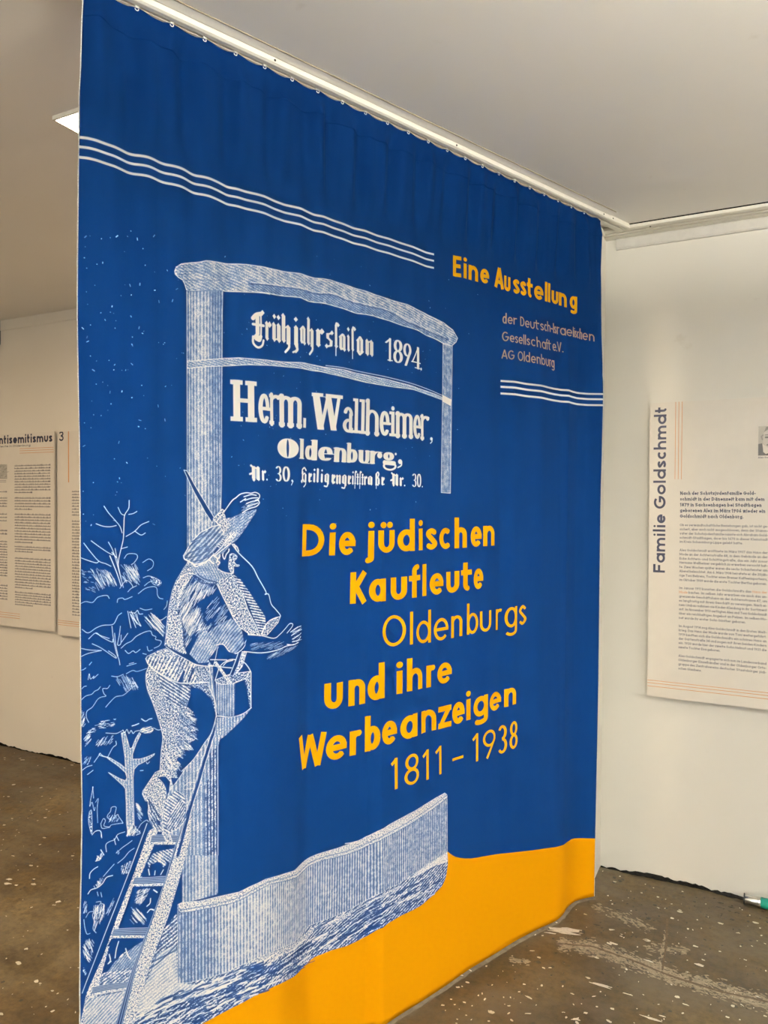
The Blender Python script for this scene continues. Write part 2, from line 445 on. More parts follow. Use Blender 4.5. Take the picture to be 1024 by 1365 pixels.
def strokes(fr, poly, ang, n, ln, w=1.0, ink=INK_W, seed=1, taper=True, jit=10, val=1.0):
    """n loose engraving strokes at ang inside a polygon given in photograph points"""
    r = random.Random(seed)
    q = P(fr, poly)
    x0, y0 = q.min(0); x1, y1 = q.max(0)
    def inside(x, y):
        c = False
        for (ax, ay), (bx, by) in zip(q, np.roll(q, -1, 0)):
            if (ay > y) != (by > y) and x < (bx - ax) * (y - ay) / (by - ay) + ax: c = not c
        return c
    k = 0; tries = 0; w = w * LW[1]; n = int(n * LW[2])
    while k < n and tries < n * 30:
        tries += 1
        x, y = r.uniform(x0, x1), r.uniform(y0, y1)
        if not inside(x, y): continue
        a = math.radians(ang + r.uniform(-jit, jit)); L = ln * r.uniform(.5, 1.3)
        pts = [(x + math.cos(a) * L * s, y - math.sin(a) * L * s + r.uniform(-.4, .4)) for s in (-.5, 0, .5)]
        pts = [p for p in pts if inside(*p)]
        k += 1
        if len(pts) < 2: continue
        CV.stroke(to_cloth(np.array(pts)), w * .001 * r.uniform(.6, 1.2), ink, val=val)

# ---- level stripes and the orange ground: straight on the cloth
def level(z, t0, t1, hw, ink=INK_W):
    CV.poly([(t0, z - hw), (t1, z - hw), (t1, z + hw), (t0, z + hw)], ink)
_zs = [Z1]
for y in (195.3, 208.8):
    _zs.append(to_cloth([(107, y)])[0][1])
_zs[0] = to_cloth([(107, 183.2)])[0][1]
_te = to_cloth([(578.7, 345)])[0][0]
_z3 = [to_cloth([(578.2, y)])[0][1] for y in (339.0, 348.0, 357.7)]
for k in range(3): level((_zs[k] + _z3[k]) / 2, .4, _te, .0031)
_tb = to_cloth([(667.3, 516)])[0][0]
for y in (507.7, 515.6, 524.4): level(to_cloth([(668, y)])[0][1], _tb, 2.66, .0036)

_orange = np.vstack([P('C', '400,1300 560,1180 680,1115 800,1050 880,1010 960,965 1024,935'),
                     P('D', '100,1075 190,1030 250,970 290,935 380,900 450,880 540,835 600,800 700,740 800,690 860,640 910,590 930,545 940,480 938,425'),
                     P('R', '190,265 210,278 250,282 310,272 400,262 480,250 500,240 520,230 572,230 600,230')])
_oc = to_cloth(spline(_orange, 3))
CV.poly(np.vstack([_oc, [(2.66, _oc[-1][1]), (2.66, 0), (.4, 0), (.4, _oc[0][1])]]), INK_G)

# ---- specks
_r = random.Random(3)
for k in range(130):
    x = 108 + abs(_r.gauss(0, 1)) * 90; y = _r.uniform(300, 700)
    if x > 245: continue
    a = _r.uniform(0, 3.1); L = _r.choice([0, 0, .6, 1.4, 3])
    CV.stroke(to_cloth([(x, y), (x + L * math.cos(a), y + L * math.sin(a))]), _r.uniform(.0004, .0011), INK_W, val=_r.uniform(.3, 1))
for k in range(150):
    x = _r.uniform(240, 640); y = _r.uniform(335, 700)
    CV.stroke(to_cloth([(x, y), (x + _r.uniform(-1, 1), y + _r.uniform(-1, 1))]), _r.uniform(.0004, .0009), INK_W, val=_r.uniform(.25, .9))

# ---- garden at the left: bare trees, shrubs
line('E', '308,115 305,160 282,200 278,260 275,330 262,390 248,450 245,490', 1.9)
line('E', '245,155 262,190 282,200|305,195 330,190 352,178|165,148 190,185 225,225 255,262 268,300|120,248 160,262 200,265 235,258|290,320 340,290 375,255 420,235|340,290 375,312 400,300|262,390 298,380', 1.5)
line('E', '92,345 140,380 185,410 215,425|190,352 215,400 240,480 275,610|228,388 245,480 262,560|50,358 90,410 135,460 175,475 205,490|30,440 70,455 120,470 135,462', 1.4)
line('E', '198,430 235,520 262,600|210,410 235,440', 2.0)
line('E', '280,445 300,420 345,420 355,440 335,470 320,480|385,468 420,448 445,465 440,495 412,515|388,555 420,545 465,560 490,580 478,600 445,590 430,565|395,600 420,580 440,575|360,645 400,615 445,605 465,615 468,650 480,670 500,675', 1.2)
area('E', '430,548 465,560 490,580 480,600 450,590', INK_W, stip(.55), True)
line('E', '255,615 290,570 320,590 330,610|300,635 320,615 350,600|240,695 245,675 270,670 285,678 325,662|25,705 60,690 100,695 130,665 180,655 195,672|525,685 520,715 505,735|370,728 400,738 438,732', 1.2)
strokes('E', '255,480 350,470 390,600 300,590 270,600', -58, 40, 22, 1.0, seed=5)
strokes('E', '80,500 200,500 240,600 130,640', -58, 46, 20, .9, seed=6)
strokes('E', '30,500 110,510 120,640 60,620', -20, 20, 5, .7, seed=7)
line('E', '300,745 310,800 318,840|320,745 345,800 375,830 360,800 350,760|310,750 340,755 355,740 365,760 385,760', 1.4)
strokes('E', '375,770 440,760 515,790 510,900 420,830', -50, 34, 34, 1.2, seed=8, jit=4)
strokes('E', '300,745 380,760 350,850', -60, 14, 24, 1.2, seed=9)
line('E', '430,755 450,770 470,790 490,795 520,775', 1.6)
line('E', '40,848 75,868 120,840 160,825 215,820 235,790 245,770 265,755|78,902 118,868 150,890 210,920 215,905|118,870 150,885 195,900|98,930 150,955 230,1010 225,995 190,970|30,955 80,965 150,968|30,1005 75,985 150,968|210,830 218,900 235,980 250,1020 255,1050|225,870 232,940 245,1000|258,830 252,880 242,935 260,930 262,880|265,920 300,870|262,955 290,930 320,915 345,890 370,875|370,875 400,862 430,858 440,880 460,890 458,905 490,915 480,940 450,955|285,968 305,985 330,970 345,980 370,962|410,945 418,970 440,965|385,985 405,990', 1.3)
line('1', '20,470 40,465 60,450|90,425 110,400|80,550 90,500 100,545 130,520 125,540 165,505|25,630 45,610 65,605|20,725 60,690 110,675 135,650 165,635 185,610|265,598 245,625 205,628 215,670 232,690 190,700 160,720 130,765 110,790 70,820 65,870 85,915|280,520 330,525 380,505|405,500 460,472 500,480 580,455|230,785 260,750 310,700 345,690 385,680 450,625|410,435 490,412|430,415 470,405', 1.1)
strokes('1', '300,530 440,500 530,630 380,660', -62, 30, 15, .9, seed=11, jit=5)
area('1', '430,600 460,560 485,610', INK_W, stip(.6))
strokes('1', '20,800 60,790 55,960 20,960', 65, 16, 8, 1.0, seed=12)
line('1', '535,885 570,905 600,888 625,882|455,945 480,938 512,925', 2.2)
strokes('1', '230,880 320,880 310,950 60,1020 40,1000', 10, 26, 8, 1.3, seed=13, jit=35)
line('2', '265,125 360,130 400,115 430,100|280,365 200,340 210,325 150,410|280,365 330,270 365,240 362,205|25,495 80,455 130,440|85,530 140,488|215,330 240,350 290,362', 1.3)
strokes('2', '150,190 340,140 330,240 170,260', 55, 26, 9, 1.1, seed=14)
strokes('2', '30,200 110,110 130,200 60,260', 50, 14, 8, 1.1, seed=15)
strokes('2', '35,430 50,360 125,350 90,440', 60, 12, 7, .7, seed=16)
GR = hatch(92, .006, .62, .02, .9, .25)
area('2', '415,125 450,115 480,210 495,275 520,270 555,180 590,120 605,135 560,230 525,330 525,380 600,378 740,325 735,340 660,395 580,435 540,480 530,560 535,800 540,1010 480,1110 465,1000 462,800 455,670 435,640 380,590 290,510 400,570 455,590 470,560 455,510 390,450 280,370 300,365 410,430 455,470 450,360', INK_W, mixp(GR, stip(.6), .5), edge=(.0006, INK_W))
area('2', '590,110 620,75 700,60 730,90 700,125 650,130', INK_W, hatch(5, .005, .6, .02, .8, .2), True)
line('2', '430,95 450,120 470,90 490,130 510,100 530,130 550,110 590,100|730,75 770,95 800,92|660,410 670,425 690,405|600,492 628,490', 1.5)
strokes('2', '550,800 600,820 640,970 580,1000', -55, 22, 14, 1.0, seed=17, jit=3)
line('2', '140,650 115,780 108,840 130,800 150,880 160,850|165,800 190,765 180,860 185,1000|135,650 145,760', 1.0)
area('2', '105,890 125,890 130,1080 120,1100 95,980', INK_W, stip(.42), True, edge=(.0005, INK_W))
line('2', '215,1010 240,960 260,980 245,1030 300,1040 320,1020 410,1005 430,1000 390,940 380,920 350,930 365,850 320,850 310,890 285,920 280,950 320,975|215,1010 230,1055 300,1045|130,1120 160,1085 210,1080 220,1140', 1.1)
strokes('2', '290,920 380,930 420,990 290,1000', 60, 20, 7, .8, seed=18)
line('2', '585,1050 610,1010 660,975 680,990|500,1060 530,1010 560,1060 600,1100 560,1120', 1.3)
strokes('2', '480,1040 580,1030 610,1110 460,1150', 70, 40, 8, 1.2, seed=19, jit=30)
line('3', '270,260 265,190 300,160 350,140 380,90 450,65|345,130 360,190|370,110 390,150|520,150 480,180 430,215 400,240|130,90 170,55 215,60 225,125|540,225 490,260 440,320 380,370|345,380 300,430 240,500', 1.3)
strokes('3', '365,240 400,240 400,290 365,280', 60, 10, 5, .8, seed=20)
line('3', '215,240 245,290|165,350 200,340|180,300 210,330|105,520 110,470 145,430 185,405|90,670 120,630 180,610 230,570 270,510 330,490', 2.0)
strokes('3', '140,340 220,270 240,300 200,350', 80, 14, 7, 1.4, seed=21, jit=14)
strokes('3', '120,630 210,500 260,520 200,600', -60, 20, 8, 1.2, seed=22, jit=8)
area('3', '410,400 520,340 480,470 420,480', INK_W, hatch(70, .005, .35, .01, .8))
strokes('3', '40,720 80,720 80,860 40,860', 80, 8, 12, 1.2, seed=23)
line('3', '170,750 215,745 200,780 155,830 135,880 150,940 140,1010 170,1050|70,900 100,850 140,840|215,760 250,780 235,830 180,860|50,920 60,1000 80,1060 110,1055', 1.2)
strokes('3', '140,780 250,760 250,900 150,1040', 78, 44, 14, 1.1, seed=24, jit=12)
strokes('3', '250,870 340,710 360,720 280,890', 65, 14, 12, .8, seed=25, jit=4)
line('3', '190,690 180,650|225,700 215,655', 1.2)
strokes('6', '30,160 140,110 110,360 40,300', -66, 30, 20, 1.2, seed=26, jit=14)
area('6', '40,380 65,420 55,450 35,410', INK_W, stip(.6), True)

LW[0] = 1.0
# ---- the advertising board: post, cornice, second rail, right post
def ramp(a, b, va, vb):
    return lambda T, Z: va + (vb - va) * np.clip((T - a) / (b - a), 0, 1)
_pt = to_cloth([(249, 600), (297, 600)])[:, 0]
def post_shade(T, Z):
    u = (T - _pt[0]) / (_pt[1] - _pt[0])
    return .34 * np.exp(-((u - .38) / .24) ** 2) - .12 - .16 * (u > .66)
POST = mixp(hatch(90, .0085, .56, .004, .9, .08, post_shade), stip(.60, .3), .35)
area('g', '249,388 297,388 296.5,500 295,640 293,760 290,955 290,1192 243,1205 243,1000 249,800 250,640', INK_W, POST)
line('g', '249,388 249.5,640 250,700|297,388 295.5,640 294,700|290,960 290,1190', .7, smooth=False)
_q1 = P('L', '0,472 60,470 160,478 240,487 340,492 420,510 500,520 580,540 680,560 780,585 860,612 930,640 962,655')
_q2 = P('L', '965,670 940,655 860,625 800,605 700,592 600,575 500,550 400,528 300,512 200,503 100,500 0,505')
_m1 = P('M', '583,590 640,588 700,582'); _m2 = P('M', '700,618 640,622 583,628')
area('g', np.vstack([_m1, _q1, _q2, _m2]), INK_W, mixp(stip(.62), hatch(-8, .006, .6, .01, .6, .2), .5), edge=(.0009, INK_W))
line('L', '430,503 500,512 580,530 680,550 780,575 860,602 930,632', .9)
_ctop = np.vstack([P('H', '130,290 100,260 95,230 110,190 160,160 260,148 350,140 400,128 450,132 580,155 800,165 900,180 1010,203'),
                   P('K', '20,54 60,62 150,82 220,90 290,112 370,122 470,155 560,183 660,218 740,240 830,285 920,330 965,365 988,405 980,425 962,440 962,450')])
_cbot = np.vstack([P('K', '920,432 870,405 800,370 740,350 660,322 580,297 500,285 420,258 350,238 260,225 220,207 120,197 60,185 10,180'),
                   P('H', '1024,455 850,435 700,430 560,420 212,420 205,400 190,350 170,315')])
area('g', np.vstack([_ctop, _cbot]), INK_W, mixp(stip(.70, .5), hatch(-14, .0075, .6, .03, .9, .1), .45), edge=(.0010, INK_W))
_cdiv = P('K', '-30,140 40,145 120,155 220,168 300,190 380,195 470,230 560,252 650,275 740,325 820,360 900,395 945,412')
area('g', np.vstack([_cdiv, P('K', '920,428 870,401 800,366 740,346 660,318 580,293 500,281 420,254 350,234 260,221 220,203 120,193 60,181 0,176')]), INK_W, mixp(stip(.46, .4), hatch(-20, .006, .42, .02, .8, .1), .5))
CV.stroke(to_cloth(spline(_cdiv)), .0016, INK_B, val=.7)
line('K', '-20,132 40,138 120,148 220,160 300,181 380,187 470,221 560,243 650,267 740,316 820,350 900,384|280,120 370,132 470,165 560,195 660,230 740,254 830,298 920,343', .8, val=.8)
line('H', '105,200 250,196 360,205|100,235 240,232 340,240|120,262 230,262|115,180 300,178', .7, INK_B, val=.5)
line('H', '172,318 400,318 560,318', .6, INK_B, val=.6)
line('H', '212,421 560,421', .8, INK_B, val=.7)
area('L', '930,410 928,640 925,800 922,1045 962,1048 967,660 970,420', INK_W, mixp(hatch(90, .0075, .42, .01, .7, .25), stip(.5, .5), .4), edge=(.0009, INK_W))
area('L', '928,628 966,648 964,676 928,656', INK_W)

# ---- bench (low curved wall), ground
_rimt = np.vstack([P('C', '540,495 560,485 650,478 760,452 860,430 920,400 1000,362'), P('D', '90,545 190,515 250,460 300,435 400,405 500,370 600,320 700,265 800,210 880,160 925,135 937,145')])
_rimb = np.vstack([P('C', '540,520 560,538 650,525 760,503 860,475 1000,400'), P('D', '100,575 200,548 260,495 330,465 450,435 560,390 700,320 830,240 925,170 937,160')])
_bot = np.vstack([P('C', '540,910 600,905 700,880 800,850 880,810 1000,756'), P('D', '90,905 190,865 230,825 270,780 340,755 430,720 540,660 640,605 700,580 800,510 870,465 938,420')])
_gnd = P('D', '938,425 940,480 930,545 910,590 860,640 800,690 700,740 600,800 540,835 450,880 380,900 290,935 250,970 190,1030 100,1075')
_gndl = P('C', '1024,935 960,965 880,1010 800,1050 680,1115 560,1180 400,1250 0,1290 20,1120 60,960 130,900 180,860 240,760 330,700 430,740 470,620 530,545')
area('g', np.vstack([P('C', '540,560 540,910'), _bot[1:], _gnd, _gndl]), INK_W, hatch(26, .0085, .36, .035, .9, .06), edge=None)
area('C', '430,760 530,700 540,910 640,915 760,900 900,815 870,840 700,960 560,1010 330,1090 300,1122 240,1122 330,1000 400,850', INK_W, mixp(hatch(20, .008, .8, .02, .8, .3), stip(.8), .4))
area('D', '-60,960 90,910 190,870 230,840 270,795 340,765 430,730 540,672 640,617 720,580 700,600 560,680 420,760 300,800 200,900 60,950 -40,1000', INK_W, stip(.74))
area('D', '750,553 800,513 938,423 940,470 860,500 780,545', INK_W, stip(.95, .1))
for k in range(230):
    u = _r.random(); v = _r.random() ** .8
    i = u * (len(_gnd) - 1 + 8)
    x = 340 + u * 250; 
    yb = np.interp(x, _bot[:, 0], _bot[:, 1]) ; yg = np.interp(x, _gnd[::-1, 0], _gnd[::-1, 1])
    y = yb + 6 + (yg - yb - 9) * v; L = _r.uniform(8, 26); sl = -.62 + _r.uniform(-.15, .1)
    q = [(x, y), (x + L / 2, y + sl * L / 2 - 1), (x + L, y + sl * L)]
    if q[-1][0] > 592: continue
    CV.stroke(to_cloth(np.array(q)), _r.uniform(.0007, .0022), INK_B if _r.random() < .6 else INK_W, val=.9)
for k in range(210):
    x = _r.uniform(150, 345); v = _r.random()
    yt = np.interp(x, [150, 237, 345], [1365, 1322, 1280]); yb = np.interp(x, [150, 272, 345], [1420, 1360, 1322])
    y = yt + (yb - yt) * v; L = _r.uniform(10, 34); sl = -.42 + _r.uniform(-.15, .1)
    CV.stroke(to_cloth(np.array([(x, y), (x + L / 2, y + sl * L / 2 - 1.5), (x + L, y + sl * L)])), _r.uniform(.0008, .0026), INK_B if _r.random() < .62 else INK_W, val=.9)
strokes('C', '180,880 290,700 350,690 330,760 300,830 160,890', 25, 60, 20, .9, INK_B, seed=31, jit=25)
line('C', '140,880 200,840 290,800|160,905 250,850 330,790|230,800 290,730 345,700|380,840 450,790 540,700|400,800 480,760 540,730|150,1000 260,940', 2.0, INK_B, val=.8)
_body = np.vstack([_rimb, P('D', '938,420'), _bot[::-1]])
_bt = to_cloth([(237, 1260), (275, 1255), (300, 1250), (345, 1230), (420, 1200), (596, 1100)])[:, 0]
def bench_shade(T, Z):
    return np.interp(T, _bt, [-.26, -.20, .12, .16, -.08, -.16])
area('g', _body, INK_W, mixp(hatch(90, .0085, .58, .003, .6, .12, bench_shade), stip(.56, .3), .2), edge=(.0006, INK_W))
area('g', np.vstack([_rimt, _rimb[::-1]]), INK_W, stip(.86, .3), edge=(.0007, INK_W))
_rm = (spline(_rimt, 4)[:len(spline(_rimb, 4))]); _m = min(len(_rimt), len(_rimb))
CV.stroke(to_cloth(spline(_rimb, 4) - [0, 4.2]), .0011, INK_B, val=.5)
CV.stroke(to_cloth(spline(_rimb, 4)), .0009, INK_B, val=.7)
line('D', '440,382 470,378 500,370|530,355 560,345|590,330 620,312|655,290', 1.4)

# ---- light wedge behind the ladder and the legs
area('7', '700,130 600,270 540,350 470,450 390,570 300,690 250,790 230,900 235,1100 260,1190 400,1200 440,1317 775,1317 775,250 790,190 860,140 990,0 780,0', INK_W,
     mixp(hatch(90, .0095, .52, .004, .7, .1), stip(.66, .3), .5))
area('7', '690,330 770,240 775,1317 640,1317 640,640 690,560', INK_W, hatch(90, .0085, .30, .004, .6, .05))
line('7', '700,130 600,270 540,350 470,450 390,570 300,690|440,645 480,610 550,605|445,675 530,665|770,250 772,700 772,1317', .8, smooth=False)
line('7', '455,640 450,800 465,900|480,680 478,780', .9, INK_B, val=.6)

# ---- ladder
_LR = hatch(62, .004, .9, .0, .5)
area('C', '410,95 440,90 415,180 370,330 305,400 235,610 185,700 140,860 90,1122 85,1160 10,1160 28,1122 60,960 150,760 220,560 310,330 385,110', INK_W, stip(.84, .2))
area('C', '375,75 395,85 310,330 220,560 150,760 60,960 28,1122 5,1160 -10,1160 25,960 60,900 200,560 290,330', INK_B)
line('C', '378,70 290,310 200,540 130,720 60,900 38,960', .9, smooth=False)
def rung(fr, top, bot, low):
    a, b = P(fr, top), P(fr, bot)
    area(fr, np.vstack([a, b[::-1]]), INK_B)
    for k in (.0, .25, .5, .75, 1.0):
        CV.stroke(to_cloth(a * (1 - k) + b * k), .0008, INK_W, val=.8)
    area(fr, np.vstack([b, P(fr, low)[::-1]]), INK_W, stip(.86, .2))
area('3', '735,195 965,190 900,380 860,500 600,500', INK_B); area('3', '540,600 840,595 690,1000 385,1000', INK_B)
area('3', '320,1105 650,1100 640,1180 280,1180', INK_B)
rung('3', '715,100 1000,100', '700,165 975,165', '700,190 970,190')
rung('3', '545,510 865,500', '525,572 840,565', '530,598 832,592')
rung('3', '340,1015 690,1000', '320,1078 665,1075', '330,1102 655,1100')
rung('6', '125,550 270,520 435,505', '110,605 250,575 415,552', '110,628 250,600 410,575')
area('3', '670,370 720,280 780,255 940,225 890,375 820,310 860,380 825,410 800,370 760,355 740,370 700,380 690,415', INK_W, hatch(-45, .0055, .6, .01, .8, .1))
line('3', '680,430 690,485|745,445 740,485|825,435 800,480', 1.2)
strokes('3', '570,620 700,610 660,700 600,790 540,750', 50, 60, 9, 1.2, seed=32, jit=30)
strokes('3', '510,790 620,800 690,980 470,985', -50, 30, 26, 1.3, seed=33, jit=5)
line('3', '700,715 695,760 665,790|670,850 700,820 740,830|730,630 765,655', 1.4)
area('6', '310,330 390,270 480,200 540,160 545,190 480,330 440,400 340,440 200,470 260,400', INK_W, mixp(stip(.55), hatch(40, .006, .5, .03, .9, .1), .5))
line('6', '340,160 320,230 310,300|400,220 420,280 445,310|260,270 270,320 250,350 275,330', 1.3)
area('6', '200,430 440,380 430,505 270,520 180,520', INK_W, hatch(18, .007, .45, .02, .9, .15))
area('6', '60,650 130,640 260,610 405,580 330,864 40,864', INK_W, mixp(hatch(32, .0075, .72, .02, .8, .25), stip(.7), .3))
area('C', '585,0 612,0 540,175 490,330 400,600 330,800 250,1122 240,1160 205,1160 215,1122 300,830 375,640 460,400 520,200', INK_B)
for k in (.12, .5, .88):
    a = P('C', '585,0 520,200 460,400 375,640 300,830 215,1122'); b = P('C', '612,0 545,200 480,400 395,640 322,830 250,1122')
    CV.stroke(to_cloth(spline(a * (1 - k) + b * k, 3)), .0008, INK_W, val=.75)
area('C', '615,20 600,170 557,335 490,560 425,735 380,860 310,1122 300,1160 240,1160 250,1122 330,800 400,600 490,330 540,180', INK_W, stip(.82, .25))
line('7', '780,0 700,200 640,400 570,640 500,860 440,1100 380,1317', 3.6, INK_B, smooth=False)
line('7', '742,0 690,180 610,410 540,640 470,860 415,1090 370,1230|785,0 720,200 650,420 590,640 520,860 460,1090', .8, smooth=False)

# ---- the bill poster: legs, shirt, hat, arms, paste bucket, hanging sheet
area('B', '165,160 148,210 155,290 190,380 220,470 243,560 235,640 228,750 300,800 350,760 420,690 480,600 520,540 548,450 540,380 500,290 480,255 330,250', INK_B)
line('B', '500,270 525,320 545,380 548,440 520,540 480,600 420,690 350,760', .9)
_leg = '165,160 148,210 155,290 190,380 220,470 243,560 235,640 228,750 205,790 240,790 330,800 320,760 345,720 320,690 360,660 345,635 420,640 395,600 440,575 405,540 445,520 400,495 435,465 385,440 420,425 380,390 400,330 400,280 330,262 200,185'
area('B', _leg, INK_W, stip(.66, .4))
area('B', '210,205 330,262 400,280 400,330 380,380 330,400 250,330', INK_W, hatch(-38, .0065, .5, .01, .6, .05))
area('B', '340,250 500,258 510,300 540,380 548,440 520,350 470,300 400,275', INK_W, stip(.5))
strokes('B', '330,330 400,320 440,575 345,700 320,560', -35, 60, 14, 1.0, INK_B, seed=40, jit=15)
strokes('B', '380,400 440,430 450,580 350,700 320,720', -30, 34, 12, 1.1, INK_W, seed=41, jit=15)
strokes('B', '260,640 380,600 340,780 250,760', -48, 26, 16, 1.0, INK_W, seed=42, jit=8)
line('B', '165,160 148,210 155,290 190,380 220,470 243,560 235,640 228,750', .8)
area('7', '230,480 160,510 40,690 35,720 65,785 90,790 95,850 90,900 110,990 150,1060 210,1090 240,1120 270,1190 330,1190 300,1100 240,1090 230,950 250,800 275,700 260,640 190,560 250,530 310,600 300,680 330,640 310,560', INK_W, stip(.72, .3), edge=(.0007, INK_W))
line('7', '190,555 235,600 268,660 275,740 250,810|95,770 130,830 180,910 215,960|100,800 130,900 175,990', 1.3, INK_B)
area('7', '100,905 160,900 215,960 225,1060 180,1080 140,1050 110,990', INK_W, hatch(-62, .0055, .5, .02, .8))
area('7', '165,960 210,985 215,1035 185,1020', INK_B)
area('7', '250,800 300,740 360,680 400,700 450,740 460,860 460,960 400,1040 300,1100 250,1110 235,1000 245,900', INK_W, hatch(-42, .006, .55, .01, .6, .05))
area('7', '280,960 400,760 450,830 460,950 400,1030 310,1080 270,1040', INK_W, hatch(52, .006, .5, .01, .7, .1))
area('7', '190,1090 225,1090 225,1115 190,1115', INK_B)
line('7', '460,960 400,1040 300,1100|250,800 300,740', .9)

# shirt
LW[1:] = [.42, 1.0]
_sh = '390,315 350,370 290,470 255,560 230,680 210,830 200,960 190,1024 370,1024 600,1024 640,930 740,1000 810,1024 870,1010 900,960 905,890 830,870 780,800 740,720 700,640 660,560 635,505 560,490 450,420 440,350'
area('5', _sh, INK_B, edge=(.0009, INK_W))
area('5', '390,320 350,370 290,470 255,560 232,680 212,830 202,960 192,1024 320,1024 330,900 340,800 300,760 330,600 380,500 440,420 430,340', INK_W, stip(.66, .35))
strokes('5', '330,480 440,430 560,490 640,520 600,590 500,640 420,720 350,800 290,700', 62, 170, 15, 1.15, INK_W, seed=50, jit=8)
strokes('5', '300,700 420,640 500,700 540,840 420,960 360,1020 310,1000', 62, 130, 24, 1.15, INK_W, seed=51, jit=6)
strokes('5', '560,640 660,600 740,720 760,800 640,850 560,870 520,750', 50, 34, 16, 1.1, INK_W, seed=52, jit=8)
strokes('5', '480,860 560,840 760,790 870,880 860,1000 700,1000 560,940', 52, 90, 14, 1.0, INK_W, seed=53, jit=10)
strokes('5', '420,880 540,860 600,1000 420,1020', 50, 60, 10, 1.2, INK_W, seed=54, jit=20)
line('5', '290,500 330,440 390,410 450,420|450,460 500,490 560,500 620,500', 1.0)
area('4', '205,262 320,320 370,360 460,415 560,420 640,280 590,190 540,120 480,130 400,180 350,100 330,0 220,0 215,150', INK_B)
area('4', '218,0 330,0 345,150 350,260 380,330 340,330 205,262 205,150', INK_W, stip(.7, .35))
strokes('4', '340,0 480,0 560,90 540,130 420,200 360,300 340,200', 58, 60, 14, 1.0, INK_W, seed=55, jit=8)
area('4', '400,330 480,170 540,120 580,180 640,270 570,400 480,410', INK_W, mixp(hatch(55, .0065, .6, .02, .9, .1), stip(.6, .4), .5))
area('4', '560,150 620,100 760,30 850,110 890,160 850,270 790,330 740,310 690,250 630,250', INK_W, mixp(hatch(50, .007, .55, .03, .9, .05), stip(.5, .4), .4))
area('4', '845,115 895,115 895,180 850,270 800,330 870,250', INK_B)
line('4', '850,110 895,115 905,180 860,280 790,330 740,310 690,250 630,255', 1.1)
# shirt skirt below the belt
area('4', '195,285 130,305 40,350 28,370 50,420 120,480 200,525 320,575 440,578 565,570 575,440 460,430 370,375', INK_W, hatch(60, .0085, .55, .02, .9, .12), edge=(.0006, INK_W))
area('4', '190,288 120,310 60,345 130,350 300,360 250,320', INK_W, stip(.72))
area('4', '450,430 570,445 570,570 460,560', INK_W, stip(.6, .4))
area('4', '350,470 365,480 335,575 300,572', INK_B); area('4', '430,450 440,455 405,565 385,565', INK_B)
line('4', '205,265 270,310 370,365 460,410 560,425', 2.0, INK_B)
line('4', '200,270 265,316 365,372 455,420 560,436 640,425', .8)
line('4', '28,370 50,420 120,485 220,540 320,580 440,582 560,572', 1.0)

LW[1:] = [.5, 1.0]
# bucket with its brush
area('4', '560,380 640,280 790,330 840,400 920,480 925,700 925,800 800,870 640,860 620,700 600,440', INK_B)
area('4', '625,575 680,590 790,580 785,860 660,865 630,820', INK_W, mixp(hatch(90, .0065, .55, .002, .7, .1), stip(.5, .4), .4))
area('4', '870,540 915,500 925,700 915,790 895,640', INK_W, stip(.6))
area('4', '620,555 760,500 920,480 880,540 770,585 680,592 630,575', INK_W, stip(.55, .4), edge=(.0009, INK_W))
line('4', '620,555 660,440 720,390 780,378 860,400 900,440 925,485|925,490 925,790|640,860 760,870 860,840 928,790|560,425 700,445 760,450|580,380 720,382|690,430 720,400 770,385', 1.2)
area('4', '850,310 888,318 850,440 800,500 780,500 815,420', INK_W, stip(.75), edge=(.0007, INK_W))
area('4', '818,320 848,310 815,420 775,510 745,512 790,400', INK_B)
line('4', '818,320 790,400 745,512', .9)
area('4', '610,405 630,395 760,575 735,578', INK_W, stip(.8), edge=(.0006, INK_W))
line('4', '570,440 590,560 610,700 625,830 632,870|640,280 620,380 600,440', .8)
area('4', '640,875 760,872 850,850 925,800 860,880 760,980 700,1024 610,1024', INK_W, mixp(hatch(90, .0075, .6, .003, .7, .1), stip(.6), .5))

# forearm and the right hand flat on the board
area('A', '640,965 730,975 790,985 830,960 860,925 895,900 895,920 870,950 920,925 945,935 940,990 900,1030 800,1055 720,1068 620,1060', INK_B)
line('A', '645,965 720,970 790,985 825,962 855,930 880,902 898,905 890,925 865,955|620,1060 720,1068 810,1052 860,1030 905,1020|885,950 920,925 945,915|890,970 925,945 948,935|895,990 930,970 945,955|895,1005 930,995 943,975|865,1020 900,1022 930,1008', 1.2)
strokes('A', '650,1010 860,1000 840,1040 720,1060 640,1052', 20, 46, 10, .7, INK_W, seed=60, val=.7)
strokes('A', '890,930 950,910 950,1010 900,1020', 30, 26, 8, .7, INK_W, seed=61)
strokes('A', '740,1100 790,1060 930,1020 900,1050 820,1090 760,1109', 35, 50, 14, .7, INK_W, seed=62, val=.6)

# hanging sheet
area('5', '635,470 760,425 800,470 860,600 900,720 940,800 975,870 1005,945 905,925 830,870 780,800 740,700 690,620 650,520', INK_W, stip(.66, .3), edge=(.0008, INK_W))
area('A', '555,620 600,650 650,720 700,800 740,860 745,905 720,965 700,930 640,780 590,690', INK_W, hatch(-14, .0065, .5, .01, .4))
line('A', '545,440 590,500 665,575 700,640 745,720 740,735 760,735 775,790 800,820 828,858 800,868 765,885 740,915 718,962', 1.3)
area('A', '828,860 815,895 780,935 750,968 722,965 742,915 765,885', INK_W, stip(.6), edge=(.0008, INK_W))
line('A', '560,450 580,465 590,490|565,450 575,480', 1.4)

